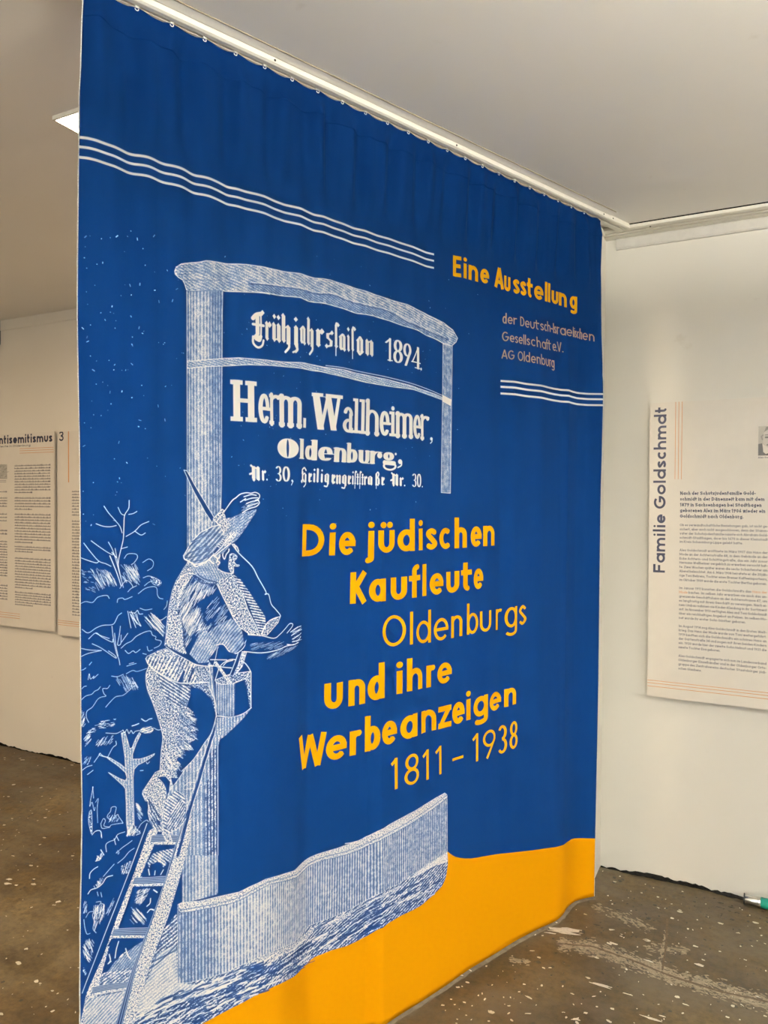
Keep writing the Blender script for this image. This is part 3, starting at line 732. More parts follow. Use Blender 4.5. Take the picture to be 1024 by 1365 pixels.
# neck, face, beard
area('5', '400,320 450,350 540,330 600,250 660,230 665,320 640,370 700,400 775,410 760,430 640,470 625,505 560,490 450,420', INK_W, mixp(stip(.6, .4), hatch(-60, .006, .6, .05, .9, .1), .4))
line('5', '455,460 500,490 560,500 630,500|470,415 520,455 600,480 640,490', 1.2, INK_B)
area('5', '650,215 720,180 750,250 745,300 775,400 740,412 690,400 640,370 665,320 660,250', INK_B)
area('5', '745,250 770,242 805,262 800,290 780,305 800,335 825,340 815,352 780,350 778,380 775,408 755,400 735,360 740,300', INK_W, stip(.68), True, edge=(.0007, INK_W))
area('5', '752,258 770,258 770,275 755,275', INK_B)
line('5', '722,182 712,205 690,235 685,262 700,290 715,250 735,225 738,205|655,235 660,270 635,300 660,320 640,340|600,250 640,290 630,320|570,300 610,330', 1.6)
line('5', '640,370 680,395 730,410 775,410', 1.0)

# hat, brush head, raised hand and handle
area('A', '278,28 295,32 350,130 450,298 440,330 400,270 330,140', INK_B, edge=(.0009, INK_W))
area('5', '350,260 385,200 430,130 500,60 600,10 660,0 690,60 700,110 640,200 600,260 540,320 455,355 440,330 380,300 360,290', INK_W, mixp(hatch(44, .0095, .42, .03, .8, .05), stip(.55, .4), .3), edge=(.0011, INK_W))
line('5', '365,265 400,240 500,190 600,110 650,40|370,280 440,270 540,230 620,160 680,90|430,310 520,290 590,240|420,140 480,110 560,60|400,180 470,130', 1.2, INK_B, val=.8)
line('5', '350,260 358,290 400,310 440,345 460,355|440,340 540,310 600,255', 1.3)
area('A', '445,305 495,250 515,262 512,300 548,340 520,385 505,400 500,350 470,335', INK_W, stip(.72), edge=(.0009, INK_W))
area('A', '545,300 610,272 690,250 690,265 660,310 635,350 600,400 575,430 560,440 530,470 505,500 470,510 450,520 500,430 505,400 545,345 520,300', INK_W, mixp(stip(.58, .4), hatch(35, .006, .5, .03, .8, .1), .4))
area('A', '510,420 540,385 580,375 575,400 545,440 510,460', INK_W, stip(.8), True)
area('5', '605,230 700,110 705,130 640,215 615,245', INK_B)
for k in range(5):
    a = np.array([(640, 180), (652, 165), (664, 150), (676, 138), (686, 122)][k], float)
    CV.stroke(to_cloth(P('5', '%f,%f %f,%f' % (a[0], a[1], a[0] + 16, a[1] + 8))), .0012, INK_W)
line('A', '455,505 490,470 520,430 560,390|448,520 500,480 545,445', 1.2)
area('A', '505,270 550,205 600,165 640,157 700,165 708,180 700,205 705,220 690,240 610,268 540,292 515,290', INK_B)
line('A', '505,268 550,205 575,185 600,165 635,157 660,160 685,155 708,168 705,190 685,200|700,200 708,215 690,235 650,248 612,270|620,180 660,168 690,172|625,200 665,188 700,186|635,218 670,206 704,200|640,235 670,225 700,215|600,210 630,190', 1.3)
strokes('A', '600,230 700,190 690,245 610,270', 25, 16, 9, .8, seed=63)

# ================================================================== lettering
def setline(fr, spec, base, asc, style, ink, w=.200, h=.165, X=.68, C=.94, D=.28):
    k, ox, oy = FR[fr]
    base = np.array(base, float); asc = np.array(asc, float)
    for ch, x0, x1 in spec:
        xm = (x0 + x1) / 2
        yb = np.interp([x0, xm, x1], base[:, 0], base[:, 1]); ya = np.interp(xm, asc[:, 0], asc[:, 1])
        if x0 < base[0, 0] or x1 > base[-1, 0]: pass
        q = to_cloth(np.array([(x0, yb[0]), (x1, yb[2]), (xm, yb[1]), (xm, ya)]) / k + [ox, oy])
        qm = to_cloth(np.array([(x0, (yb[1] + ya) / 2), (x1, (yb[1] + ya) / 2)]) / k + [ox, oy])
        t0, t1 = qm[0, 0], qm[1, 0]
        W = t1 - t0; H = q[3, 1] - q[2, 1]
        zl = lambda x: q[2, 1] + (q[1, 1] - q[0, 1]) * (x / W - .5)
        if style == 'sans':
            digit = ch.isdigit()
            lim = {'m': .24, 'W': .26, 'M': .22, 'A': .40, 'u': .36, 'n': .36, 'h': .36, 's': .40, 'e': .36, 'g': .38, 'a': .38, 'b': .38, 'd': .38, 'K': .34}.get(ch)
            wk = w if not lim else min(w, lim * W / H)
            pls = glyph(ch, W, wk * H, h * H, X * H, H, (1.0 if digit and w < .15 else C) * H, D * H)
            for p in pls:
                r = wk * H / 2 * (1.12 if len(p) == 1 else 1)
                z = p[:, 1] + zl(p[:, 0])
                hv = h * H / 2 * (1.12 if len(p) == 1 else 1)
                # even pen for stems, slightly thinner across the top and bottom of bowls
                if len(p) == 2 and abs(p[0, 0] - p[1, 0]) < .15 * abs(p[0, 1] - p[1, 1]): hv = r
                if len(p) == 2 and abs(p[0, 1] - p[1, 1]) < 1e-9: r = hv
                if len(p) == 2 and hv != r: hv = r = (hv + r) / 2
                CV.stroke(np.c_[t0 + p[:, 0], z], r, ink, hv=hv, butt=len(p) > 1)
        elif style == 'frak':
            frak(ch, t0, q[2, 1], W, H / 1.5, ink)
        else:
            slab(ch, t0, zl, W, H, style, ink, X)

def quad(a, b, hw, ink):
    a = np.array(a, float); b = np.array(b, float)
    CV.poly([a - [hw, 0], a + [hw, 0], b + [hw, 0], b - [hw, 0]], ink)

def slab(ch, t0, zl, W, H, style, ink, X):
    fat = style == 'fat'
    Xh = X * H
    w = {'slab': .062, 'fat': .086}[style] * 0 + (min(.36 * W, .150 * H) if not fat else min(.40 * W, .42 * H))
    if ch == 'H': w = .25 * W
    if ch == 'W': w = .175 * W
    if ch == 'm': w = min(w, .22 * W)
    if ch in 'nhur': w = min(w, (.33 if not fat else .44) * W)
    if ch in 'ea' and not fat: w = min(w, .36 * W)
    if ch == 'O' : w = .43 * W
    if ch in 'li' and not fat: w = .50 * W
    if ch in 'li' and fat: w = .8 * W
    th = (.085 if not fat else .05) * H
    z0 = zl(W / 2)
    def S(x, a, b): quad((t0 + x, z0 + a), (t0 + x, z0 + b), w / 2, ink)
    def ser(x, y, lw, rw):
        CV.poly([(t0 + x - lw, z0 + y), (t0 + x + rw, z0 + y), (t0 + x + rw, z0 + y + th), (t0 + x - lw, z0 + y + th)], ink)
    l, r, m = w / 2, W - w / 2, W / 2
    e = w * (.66 if ch in 'mnhu' else .78)
    def gly(c, WW=None, dx=0):
        for p in glyph(c, WW or W, w, th, Xh, H, H, .28 * H):
            CV.stroke(np.c_[t0 + dx + p[:, 0], z0 + p[:, 1]], w / 2 if len(p) > 2 or len(p) == 1 else w / 2, ink, hv=th / 2 if len(p) > 1 else w / 2)
    if ch == 'O' and fat:
        CV.poly(np.c_[t0, z0] + arc(m, H * .48, W / 2, H * .49, 0, 360, 40), ink)
        CV.poly(np.c_[t0, z0] + arc(m, H * .48, W * .055, H * .44, 0, 360, 24), INK_B)
    elif ch in 'H':
        l, r = w * .9, W - w * .9
        S(l, 0, H); S(r, 0, H); CV.poly([(t0 + l, z0 + H * .46), (t0 + r, z0 + H * .46), (t0 + r, z0 + H * .56), (t0 + l, z0 + H * .56)], ink)
        for x in (l, r):
            for y in (0, H - th * 1.3): CV.poly([(t0 + x - w * .9, z0 + y), (t0 + x + w * .9, z0 + y), (t0 + x + w * .9, z0 + y + th * 1.3), (t0 + x - w * .9, z0 + y + th * 1.3)], ink)
    elif ch == 'W':
        pts = [(w * .7, H), (W * .30, 0), (m, H * .95), (W * .72, 0), (W - w * .7, H)]
        for i, (a, b) in enumerate(zip(pts[:-1], pts[1:])):
            quad((t0 + a[0], z0 + a[1]), (t0 + b[0], z0 + b[1]), (w if i % 2 == 0 else w * .55) / 2 * 1.15, ink)
        CV.poly([(t0, z0 + H - th * 1.2), (t0 + W, z0 + H - th * 1.2), (t0 + W, z0 + H), (t0, z0 + H)], ink)
        CV.poly([(t0 + W * .34, z0 + H - th), (t0 + W * .42, z0 + H - th), (t0 + W * .42, z0 + H * 1.01), (t0 + W * .34, z0 + H * 1.01)], INK_B)
    elif ch == 'a' and not fat:
        S(W - l * 1.5, 0, Xh * .75)
        for p in (arc(m, Xh * .72, m - l * 1.2, Xh * .28 - th / 2, 165, -5), arc(m * 1.05, Xh * .27, m - l * .8, Xh * .27 - th / 2, 60, 330)):
            CV.stroke(np.c_[t0 + p[:, 0], z0 + p[:, 1]], w / 2, ink, hv=th / 2)
        ser(W - l * 1.5, 0, 0, e)
    elif ch in 'nmhur':
        gly(ch)
        if ch == 'r': CV.stroke([(t0 + W - w * .5, z0 + Xh - w * .6)], w * .5, ink)
        xs = {'n': [l, r], 'h': [l, r], 'm': [l, m, r], 'u': [r], 'r': [l]}[ch]
        for x in xs: ser(x, 0, e if not fat else w * .55, e if not fat else w * .55)
        if ch == 'u':
            ser(l, Xh - th, w * .6, w / 2); ser(r, Xh - th, w * .6, w / 2)
        else: ser(l, (H if ch == 'h' else Xh) - th, e, w / 2)
    elif ch in 'li':
        S(m, 0, H if ch == 'l' else Xh)
        ser(m, 0, W * .55, W * .55); ser(m, (H if ch == 'l' else Xh) - th, W * .55, w / 2)
        if ch == 'i': CV.stroke([(t0 + m, z0 + Xh + w * .75)], w * .52, ink)
    elif ch in 'db':
        gly(ch)
        ser(r if ch == 'd' else l, H - th, w * .7, w / 2)
    elif ch == 'g':
        bw = W * .78
        for p in (arc(m * .85, Xh * .68, bw / 2 - w * .42, Xh * .32 - th / 2, 0, 360),):
            CV.stroke(np.c_[t0 + p[:, 0], z0 + p[:, 1]], w * .42, ink, hv=th * .8)
        for p in (arc(m, -Xh * .12, m - w * .2, Xh * .30, 0, 360),):
            CV.stroke(np.c_[t0 + p[:, 0], z0 + p[:, 1]], w * .18, ink, hv=th * 1.1)
        CV.stroke([(t0 + l * .6, z0 + Xh * .16), (t0 + r * 1.02, z0 + Xh * .12)], th * 2.6, ink)
        CV.stroke([(t0 + W * .93, z0 + Xh * .9)], w * .18, ink)
    elif ch == ',':
        CV.stroke([(t0 + m, z0 + W * .32)], W * .36, ink)
        CV.stroke(np.array([(t0 + m + W * .22, z0 + W * .3), (t0 + m + W * .15, z0 - W * .25), (t0 + m - W * .25, z0 - W * .6)]), W * .12, ink)
    elif ch == '.':
        CV.poly([(t0 + W * .2, z0), (t0 + W * 1.05, z0), (t0 + W * 1.05, z0 + W * 1.9), (t0 + W * .2, z0 + W * 1.9)], ink)
    else: gly(ch)

def frak(ch, t0, z0, W, X, ink):
    """black letter: upright stems with lozenge ends; y in x-heights"""
    def q(pts, hw=.16):
        hw = hw * 1.28
        p = np.array(pts, float); p = np.c_[t0 + p[:, 0] * W, z0 + p[:, 1] * X]
        CV.stroke(p, hw * W, ink, hv=.05 * X, ang=.0)
    def thin(pts, k=.035):
        p = spline(np.array(pts, float), 4); CV.stroke(np.c_[t0 + p[:, 0] * W, z0 + p[:, 1] * X], k * X * 1.15, ink)
    def dia(x, y, s=.16):
        c = np.array([t0 + x * W, z0 + y * X]); a = s * X * .86
        CV.poly([c - [a, 0], c - [0, a * 1.1], c + [a, 0], c + [0, a * 1.1]], ink)
    def stem(x, y0=.06, y1=.94, hw=.15, top=True, bot=True):
        q([(x, y0 + .05), (x, y1 - .05)], hw)
        if top: dia(x - .04, y1 - .04)
        if bot: dia(x + .04, y0 + .04)
    if ch == 'i': stem(.5, hw=.24); dia(.5, 1.36)
    elif ch == 'j': stem(.55, -.1, .94, .24, bot=False); dia(.5, 1.36); thin([(.75, .0), (.7, -.35), (.1, -.5)], .05); thin([(.55, -.1), (.75, -.3), (.5, -.45)], .07)
    elif ch in 'üu': stem(.25); stem(.75); thin([(.3, .08), (.6, .16)]); 
    elif ch == 'n': stem(.25); stem(.75); thin([(.3, .78), (.65, .95)])
    elif ch == 'r': stem(.33, hw=.2); dia(.8, .88, .2); thin([(.35, .7), (.75, .9)], .05)
    elif ch == 'a': stem(.72); stem(.26, .12, .86); thin([(.22, .84), (.5, 1.0), (.75, .9)], .06); thin([(.25, .1), (.6, .12)], .05)
    elif ch == 'o': stem(.25, .1, .84); stem(.75, .12, .9); thin([(.22, .8), (.5, 1.02), (.78, .85)], .06); thin([(.25, .12), (.5, -.02), (.75, .15)], .06)
    elif ch == 'e': stem(.38, hw=.2); dia(.75, .82, .2); thin([(.4, .45), (.85, .7)], .05); thin([(.4, .06), (.85, .14)], .06)
    elif ch == 'h': stem(.25, .06, 1.5, top=True); stem(.75, -.1, .9, bot=False); thin([(.3, .75), (.65, .92)]); thin([(.8, .0), (.8, -.25), (.45, -.52)], .06)
    elif ch == 's': q([(.7, .85), (.3, .78)], .14); q([(.28, .8), (.3, .55)], .15); q([(.3, .58), (.75, .4)], .14); q([(.75, .42), (.72, .15)], .15); q([(.72, .14), (.2, .06)], .14); dia(.85, .9); dia(.15, .08)
    elif ch == 'ſ': stem(.38, .1, 1.42, .18, top=False); dia(.8, 1.42, .15); thin([(.38, 1.35), (.5, 1.5), (.8, 1.45)], .06); thin([(.36, .1), (.36, -.42)], .035)
    elif ch == 't': stem(.5, .06, 1.2, .2); thin([(.1, .85), (.9, .85)], .05)
    elif ch == 'l': stem(.5, .06, 1.5, .26)
    elif ch == 'g': stem(.26, .12, .86); stem(.72, -.2, .92, bot=False); thin([(.22, .84), (.5, 1.0), (.75, .9)], .06); thin([(.72, -.1), (.55, -.42), (.1, -.38)], .08); thin([(.25, .12), (.6, .1)], .05)
    elif ch == 'ß': stem(.28, -.05, 1.4, .14, top=False, bot=False); thin([(.26, 1.3), (.55, 1.55), (.75, 1.3), (.5, .85)], .08); q([(.75, .7), (.75, .15)], .14); dia(.7, .8); dia(.6, .05); thin([(.28, 0), (.28, -.4)], .035)
    elif ch == 'F':
        q([(.40, 1.25), (.42, .3)], .14); thin([(.02, 1.12), (.3, 1.32), (.75, 1.42)], .10); dia(.88, 1.5, .16)
        thin([(.02, .80), (.98, .80)], .065); thin([(.72, 1.3), (.74, .6), (.72, .18)], .045)
        q([(.25, .05), (.6, .05)], .16); dia(.35, .16, .24); thin([(.72, .2), (.6, -.02), (.3, .02)], .08)
        thin([(.02, .14), (.05, -.22), (.45, -.42), (.85, -.28), (.98, .0)], .055)
    elif ch == 'N':
        q([(.32, 1.35), (.32, .2)], .12); stem(.76, .06, 1.3, .12); thin([(.08, 1.45), (.3, 1.3), (.6, 1.2), (.75, 1.3)], .07); thin([(0, .62), (.2, .7)], .09); dia(.12, 1.42); dia(.35, .08, .2); thin([(.54, 1.2), (.54, .2)], .03)
    elif ch == 'H':
        q([(.25, 1.1), (.25, .3)], .10); thin([(.15, .9), (.2, 1.3), (.55, 1.5), (.85, 1.25)], .08); thin([(.05, .1), (.3, .3), (.5, .1)], .09); thin([(.3, .75), (.6, .95), (.8, .8)], .06); q([(.78, .8), (.78, .05)], .12); thin([(.82, .1), (.8, -.2), (.5, -.45)], .06); dia(.12, .08, .2)
    if ch == 'ü': dia(.28, 1.34); dia(.72, 1.34)

def sp(s): 
    out = []
    for it in s.split():
        c, a, b = it.rsplit(':', 2); out.append((c, float(a), float(b)))
    return out
# main title
setline('X', sp('D:70:158 i:178:204 e:218:284 j:308:358 ü:375:440 d:452:521 i:534:556 s:566:611 c:620:668 h:681:730 e:746:790 n:796:841'),
        [(70,245),(158,243),(280,239),(440,229),(555,220),(668,215),(840,202)], [(70,112),(110,109),(515,95),(690,90),(840,84)], 'sans', INK_O)
setline('X', sp('K:262:330 a:338:405 u:425:490 f:498:545 l:549:571 e:581:636 u:648:700 t:707:753 e:758:796'),
        [(262,437),(330,431),(405,425),(490,416),(571,403),(636,397),(700,388),(752,381),(796,374)], [(262,304),(560,277),(796,254)], 'sans', INK_O)
setline('X', sp('O:392:486 l:499:517 d:528:586 e:598:656 n:668:712 b:731:776 u:783:828 r:847:874 g:882:932 s:940:970'),
        [(392,611),(510,599),(585,591),(655,578),(712,564),(775,553),(828,544),(872,537),(932,527),(970,516)], [(392,478),(510,468),(580,458),(735,436),(970,402)], 'sans', INK_O, w=.112, h=.092)
setline('X', sp('u:158:232 n:255:322 d:332:400 i:446:474 h:490:551 r:568:606 e:612:670'),
        [(158,862),(232,853),(322,836),(400,812),(474,794),(551,777),(606,766),(670,748)], [(158,712),(390,674),(500,656),(670,628)], 'sans', INK_O)
setline('X', sp('W:55:168 e:165:248 r:260:312 b:321:383 e:390:450 a:463:532 n:548:607 z:616:668 e:672:721 i:726:747 g:757:815 e:822:868 n:880:928'),
        [(55,1100),(100,1090),(130,1080),(205,1062),(270,1046),(330,1030),(420,1000),(500,977),(560,952),(640,934),(695,918),(737,902),(785,888),(845,864),(928,838)],
        [(55,962),(165,930),(328,888),(500,840),(737,780),(928,736)], 'sans', INK_O)
setline('X', sp('1:425:460 8:480:538 1:552:586 1:603:636 –:672:716 1:752:784 9:795:845 3:855:892 8:902:934'),
        [(425,1184),(448,1180),(508,1163),(573,1142),(620,1122),(773,1068),(820,1055),(870,1038),(918,1018),(934,1012)], [(425,1060),(508,1040),(570,1022),(620,1008),(770,957),(820,943),(870,925),(918,908),(934,905)], 'sans', INK_O, w=.112, h=.092)
# right-hand block
INK_P = (.30, .48, 0)
setline('Y', sp('E:65:116 i:131:150 n:162:221 e:235:290 A:323:381 u:383:421 s:438:479 s:483:521 t:524:562 e:569:626 l:637:649 l:655:668 u:677:719 n:722:771 g:790:836'),
        [(65,178),(110,184),(140,191),(220,213),(290,228),(330,245),(380,262),(420,277),(478,290),(520,302),(562,315),(625,329),(668,341),(718,355),(770,372),(836,384)],
        [(65,40),(90,44),(140,55),(290,98),(352,118),(440,150),(640,211),(668,224),(836,272)], 'sans', INK_O, w=.205, h=.17)
setline('Y', sp('d:373:398 e:405:435 r:441:464 D:483:508 e:513:540 u:545:571 t:573:602 s:607:628 c:632:648 h:651:669 -:672:684 I:686:692 s:693:706 r:709:727 a:730:765 e:770:805 l:809:815 i:816:822 s:823:833 c:835:847 h:850:867 e:870:902 n:910:942'),
        [(373,470),(440,476),(483,485),(540,500),(600,510),(668,523),(725,540),(805,552),(865,570),(942,583)], [(373,404),(395,405),(483,424),(575,444),(668,461),(810,492),(942,522)], 'sans', INK_P, w=.125, h=.10)
setline('Y', sp('G:370:412 e:418:446 s:450:469 e:473:498 l:502:508 l:512:518 s:523:543 c:550:578 h:585:609 a:617:641 f:642:657 t:655:674 e:683:705 .:704:711 V:711:739 .:742:750'),
        [(370,578),(412,583),(460,592),(517,603),(578,613),(640,631),(672,637),(750,650)], [(370,516),(412,522),(510,540),(600,557),(660,570),(750,588)], 'sans', INK_P, w=.13, h=.10)
setline('Y', sp('A:367:404 G:407:447 O:468:501 l:505:511 d:515:543 e:550:579 n:585:608 b:614:636 u:641:659 r:663:674 g:675:694'),
        [(367,688),(447,696),(500,705),(543,713),(608,723),(658,738),(694,746)], [(367,628),(447,637),(505,643),(543,650),(620,663),(694,680)], 'sans', INK_P, w=.125, h=.10)
# lettering on the engraved board
setline('F', sp('F:125:232 r:243:300 ü:310:402 h:402:498 j:512:575 a:583:643 h:650:722 r:738:812 s:834:908 ſ:918:968'),
        [(125,385),(250,388),(350,405),(450,415),(600,430),(690,440),(780,455),(870,465),(968,475)], [(125,112),(230,118),(420,146),(660,180),(968,232)], 'frak', INK_W)
setline('G', sp('a:75:137 i:143:172 ſ:178:220 o:226:286 n:298:374'), [(75,238),(150,244),(200,250),(260,270),(374,290)], [(75,30),(200,42),(374,90)], 'frak', INK_W)
def deco(fr, ch, x0, x1, yb, yt):
    k, ox, oy = FR[fr]
    q = to_cloth(np.array([(x0, (yb + yt) / 2), (x1, (yb + yt) / 2), ((x0 + x1) / 2, yb), ((x0 + x1) / 2, yt)]) / k + [ox, oy])
    W = q[1, 0] - q[0, 0]; H = q[3, 1] - q[2, 1]; w = .30 * W; th = .05 * H
    z0 = q[2, 1]; t0 = q[0, 0]
    for p in glyph(ch, W, w, th, H * .7, H, H, .2 * H):
        CV.stroke(np.c_[t0 + p[:, 0], z0 + p[:, 1]], w / 2 if not (ch == '4' and p[0, 0] != p[1, 0]) else w * .2, INK_W, hv=th / 2)
    if ch in '14': CV.poly([(t0 + W * .3, z0), (t0 + W, z0), (t0 + W, z0 + th), (t0 + W * .3, z0 + th)], INK_W)
for a in (('1',472,535,325,135),('8',540,622,345,148),('9',625,695,366,178),('4',698,770,390,208)): deco('G', *a)
CV.stroke(to_cloth([(561.5, 492)]), .0045, INK_W)
FR['WW'] = FR['W']
setline('W', sp('H:45:272 e:284:379 r:384:467 m:464:655 .:664:692'), [(45,519),(270,529),(330,540),(410,549),(480,560),(690,579)], [(45,163),(270,183),(330,186),(480,200),(690,222)], 'slab', INK_W, X=.72)
setline('W', sp('W:737:1003'), [(737,590),(1003,604)], [(737,268),(1003,306)], 'slab', INK_W, X=.72)
setline('V', sp('a:105:187 l:186:239 l:238:290 h:289:392 e:399:479 i:479:532 m:530:664 e:669:730 r:731:797 ,:799:829'),
        [(105,398),(215,407),(290,414),(390,424),(505,432),(600,440),(700,452),(830,466)], [(105,112),(200,126),(305,140),(505,160),(600,172),(830,205)], 'slab', INK_W, X=.73)
setline('W', sp('O:447:630 l:636:675 d:684:788 e:795:921'), [(447,834),(540,836),(655,843),(735,851),(921,863)], [(447,658),(655,671),(760,684),(921,700)], 'fat', INK_W, X=.72)
setline('V', sp('n:34:132 b:137:222 u:230:317 r:322:420 g:424:536'), [(34,634),(180,642),(270,650),(360,652),(536,662)], [(34,470),(160,486),(320,505),(536,524)], 'fat', INK_W, X=.70)
CV.stroke(to_cloth(P('V', '563,635')), .0075, INK_W); CV.stroke(to_cloth(spline(P('V', '576,635 572,665 545,682'))), .0022, INK_W)
CV.stroke(to_cloth(P('G', '0,0')), .0001, INK_B)
setline('N', sp('N:105:217 r:226:272'), [(105,398),(272,400)], [(105,232),(272,240)], 'frak', INK_W)
CV.stroke(to_cloth(P('N', '284,388')), .0026, INK_W)
for a in (('3',370,437,408,246),('0',446,526,410,250)): deco('N', *a)
CV.stroke(to_cloth(P('N', '548,400')), .003, INK_W); CV.stroke(to_cloth(P('N', '558,405 540,445')), .0012, INK_W)
setline('N', sp('H:644:702 e:714:757 i:765:797 l:800:832 i:843:877 g:885:942 e:956:1004'), [(644,418),(760,416),(880,420),(1004,424)], [(644,262),(800,274),(1004,290)], 'frak', INK_W)
setline('O', sp('e:14:47 n:50:96 g:100:146 e:149:182 i:185:206 ſ:207:228 t:226:247 ſ:249:268 t:268:288 r:289:316 a:320:366 ß:383:428 e:434:467 N:520:588 r:592:627'),
        [(14,352),(160,356),(300,362),(440,364),(627,372)], [(14,232),(220,244),(400,256),(550,256),(627,262)], 'frak', INK_W)
CV.stroke(to_cloth(P('O', '637,366')), .0024, INK_W); CV.stroke(to_cloth(P('O', '788,376')), .0024, INK_W)
for a in (('3',698,738,378,264),('0',741,779,380,266)): deco('O', *a)

# ================================================================== materials
def mat(name):
    m = bpy.data.materials.new(name); m.use_nodes = True
    nt = m.node_tree; b = nt.nodes['Principled BSDF']
    return m, nt, b
def nd(nt, typ, **kw):
    n = nt.nodes.new(typ)
    for k, v in kw.items():
        if k.startswith('_'): setattr(n, k[1:], v)
        else: n.inputs[k.replace('__', ' ')].default_value = v
    return n
def ramp_node(nt, src, stops, interp='LINEAR'):
    r = nt.nodes.new('ShaderNodeValToRGB'); r.color_ramp.interpolation = interp
    e = r.color_ramp.elements
    while len(e) < len(stops): e.new(.5)
    for el, (p, c) in zip(e, stops):
        el.position = p; el.color = tuple(c) + (1,) if len(c) == 3 else c
    nt.links.new(src, r.inputs[0]); return r
def mixc(nt, fac, a, b, mode='MIX'):
    m = nt.nodes.new('ShaderNodeMix'); m.data_type = 'RGBA'; m.blend_type = mode
    for s, v in ((0, fac), (6, a), (7, b)):
        if isinstance(v, (int, float)): m.inputs[s].default_value = v
        elif isinstance(v, tuple): m.inputs[s].default_value = v + (1,)
        else: nt.links.new(v, m.inputs[s])
    return m.outputs[2]
def coords(nt, scale=(1, 1, 1)):
    t = nt.nodes.new('ShaderNodeTexCoord'); mp = nt.nodes.new('ShaderNodeMapping'); mp.inputs['Scale'].default_value = scale
    nt.links.new(t.outputs['Object'], mp.inputs[0]); return mp.outputs[0]
def noise(nt, co, scale, detail=4, rough=.55):
    n = nt.nodes.new('ShaderNodeTexNoise'); n.inputs['Scale'].default_value = scale
    n.inputs['Detail'].default_value = detail; n.inputs['Roughness'].default_value = rough
    nt.links.new(co, n.inputs['Vector']); return n.outputs[0]
def bump(nt, b, h, strength, dist=.002):
    k = nt.nodes.new('ShaderNodeBump'); k.inputs['Strength'].default_value = strength; k.inputs['Distance'].default_value = dist
    nt.links.new(h, k.inputs['Height']); nt.links.new(k.outputs[0], b.inputs['Normal'])
def plain(name, col, rough=.6, metal=0.0, var=.06, scale=30, bmp=.1):
    m, nt, b = mat(name)
    co = coords(nt); n = noise(nt, co, scale)
    lo = tuple(c * (1 - var) for c in col); hi = tuple(min(1, c * (1 + var)) for c in col)
    r = ramp_node(nt, n, [(.3, lo), (.7, hi)])
    nt.links.new(r.outputs[0], b.inputs['Base Color'])
    b.inputs['Roughness'].default_value = rough; b.inputs['Metallic'].default_value = metal
    if bmp: bump(nt, b, n, bmp, .001)
    return m
def plaster(name, col, var=.05):
    m, nt, b = mat(name)
    co = coords(nt); n1 = noise(nt, co, 1.3, 3); n2 = noise(nt, co, 60, 3); n3 = noise(nt, co, 9, 4)
    lo = tuple(c * (1 - var) for c in col)
    c1 = ramp_node(nt, n1, [(.35, lo), (.65, col)]).outputs[0]
    sm = ramp_node(nt, n3, [(.70, (1, 1, 1)), (.78, (.93, .92, .90))]).outputs[0]
    nt.links.new(mixc(nt, 1.0, c1, sm, 'MULTIPLY'), b.inputs['Base Color'])
    b.inputs['Roughness'].default_value = .75
    mx = nt.nodes.new('ShaderNodeMath'); mx.operation = 'ADD'
    nt.links.new(n2, mx.inputs[0]); nt.links.new(n3, mx.inputs[1])
    bump(nt, b, mx.outputs[0], .18, .002)
    return m
M_WALL = plaster('plaster_wall', (.745, .725, .665))
M_WALL_B = plaster('plaster_wall_back', (.78, .74, .66))
M_CEIL = plaster('plaster_ceiling', (.85, .83, .79), .03)
M_TRIM = plain('painted_trim', (.74, .72, .645), .75, var=.03, bmp=.05)
M_TRIMG = plain('painted_conduit', (.62, .60, .56), .5, var=.05)
M_DARK = plain('bitumen_joint', (.010, .0095, .009), 1.0, var=.5, scale=80, bmp=.6)
M_DARK.node_tree.nodes['Principled BSDF'].inputs['Specular IOR Level'].default_value = 0
M_HOLE = plain('screw_dark', (.02, .02, .02), .6)
M_GLIDE = plain('white_nylon', (.75, .74, .70), .4, var=.02, bmp=0)
M_JOIN = plain('old_joint', (.30, .26, .19), .8)
M_SELV = plain('selvage', (.66, .66, .64), .8, scale=400, var=.25)

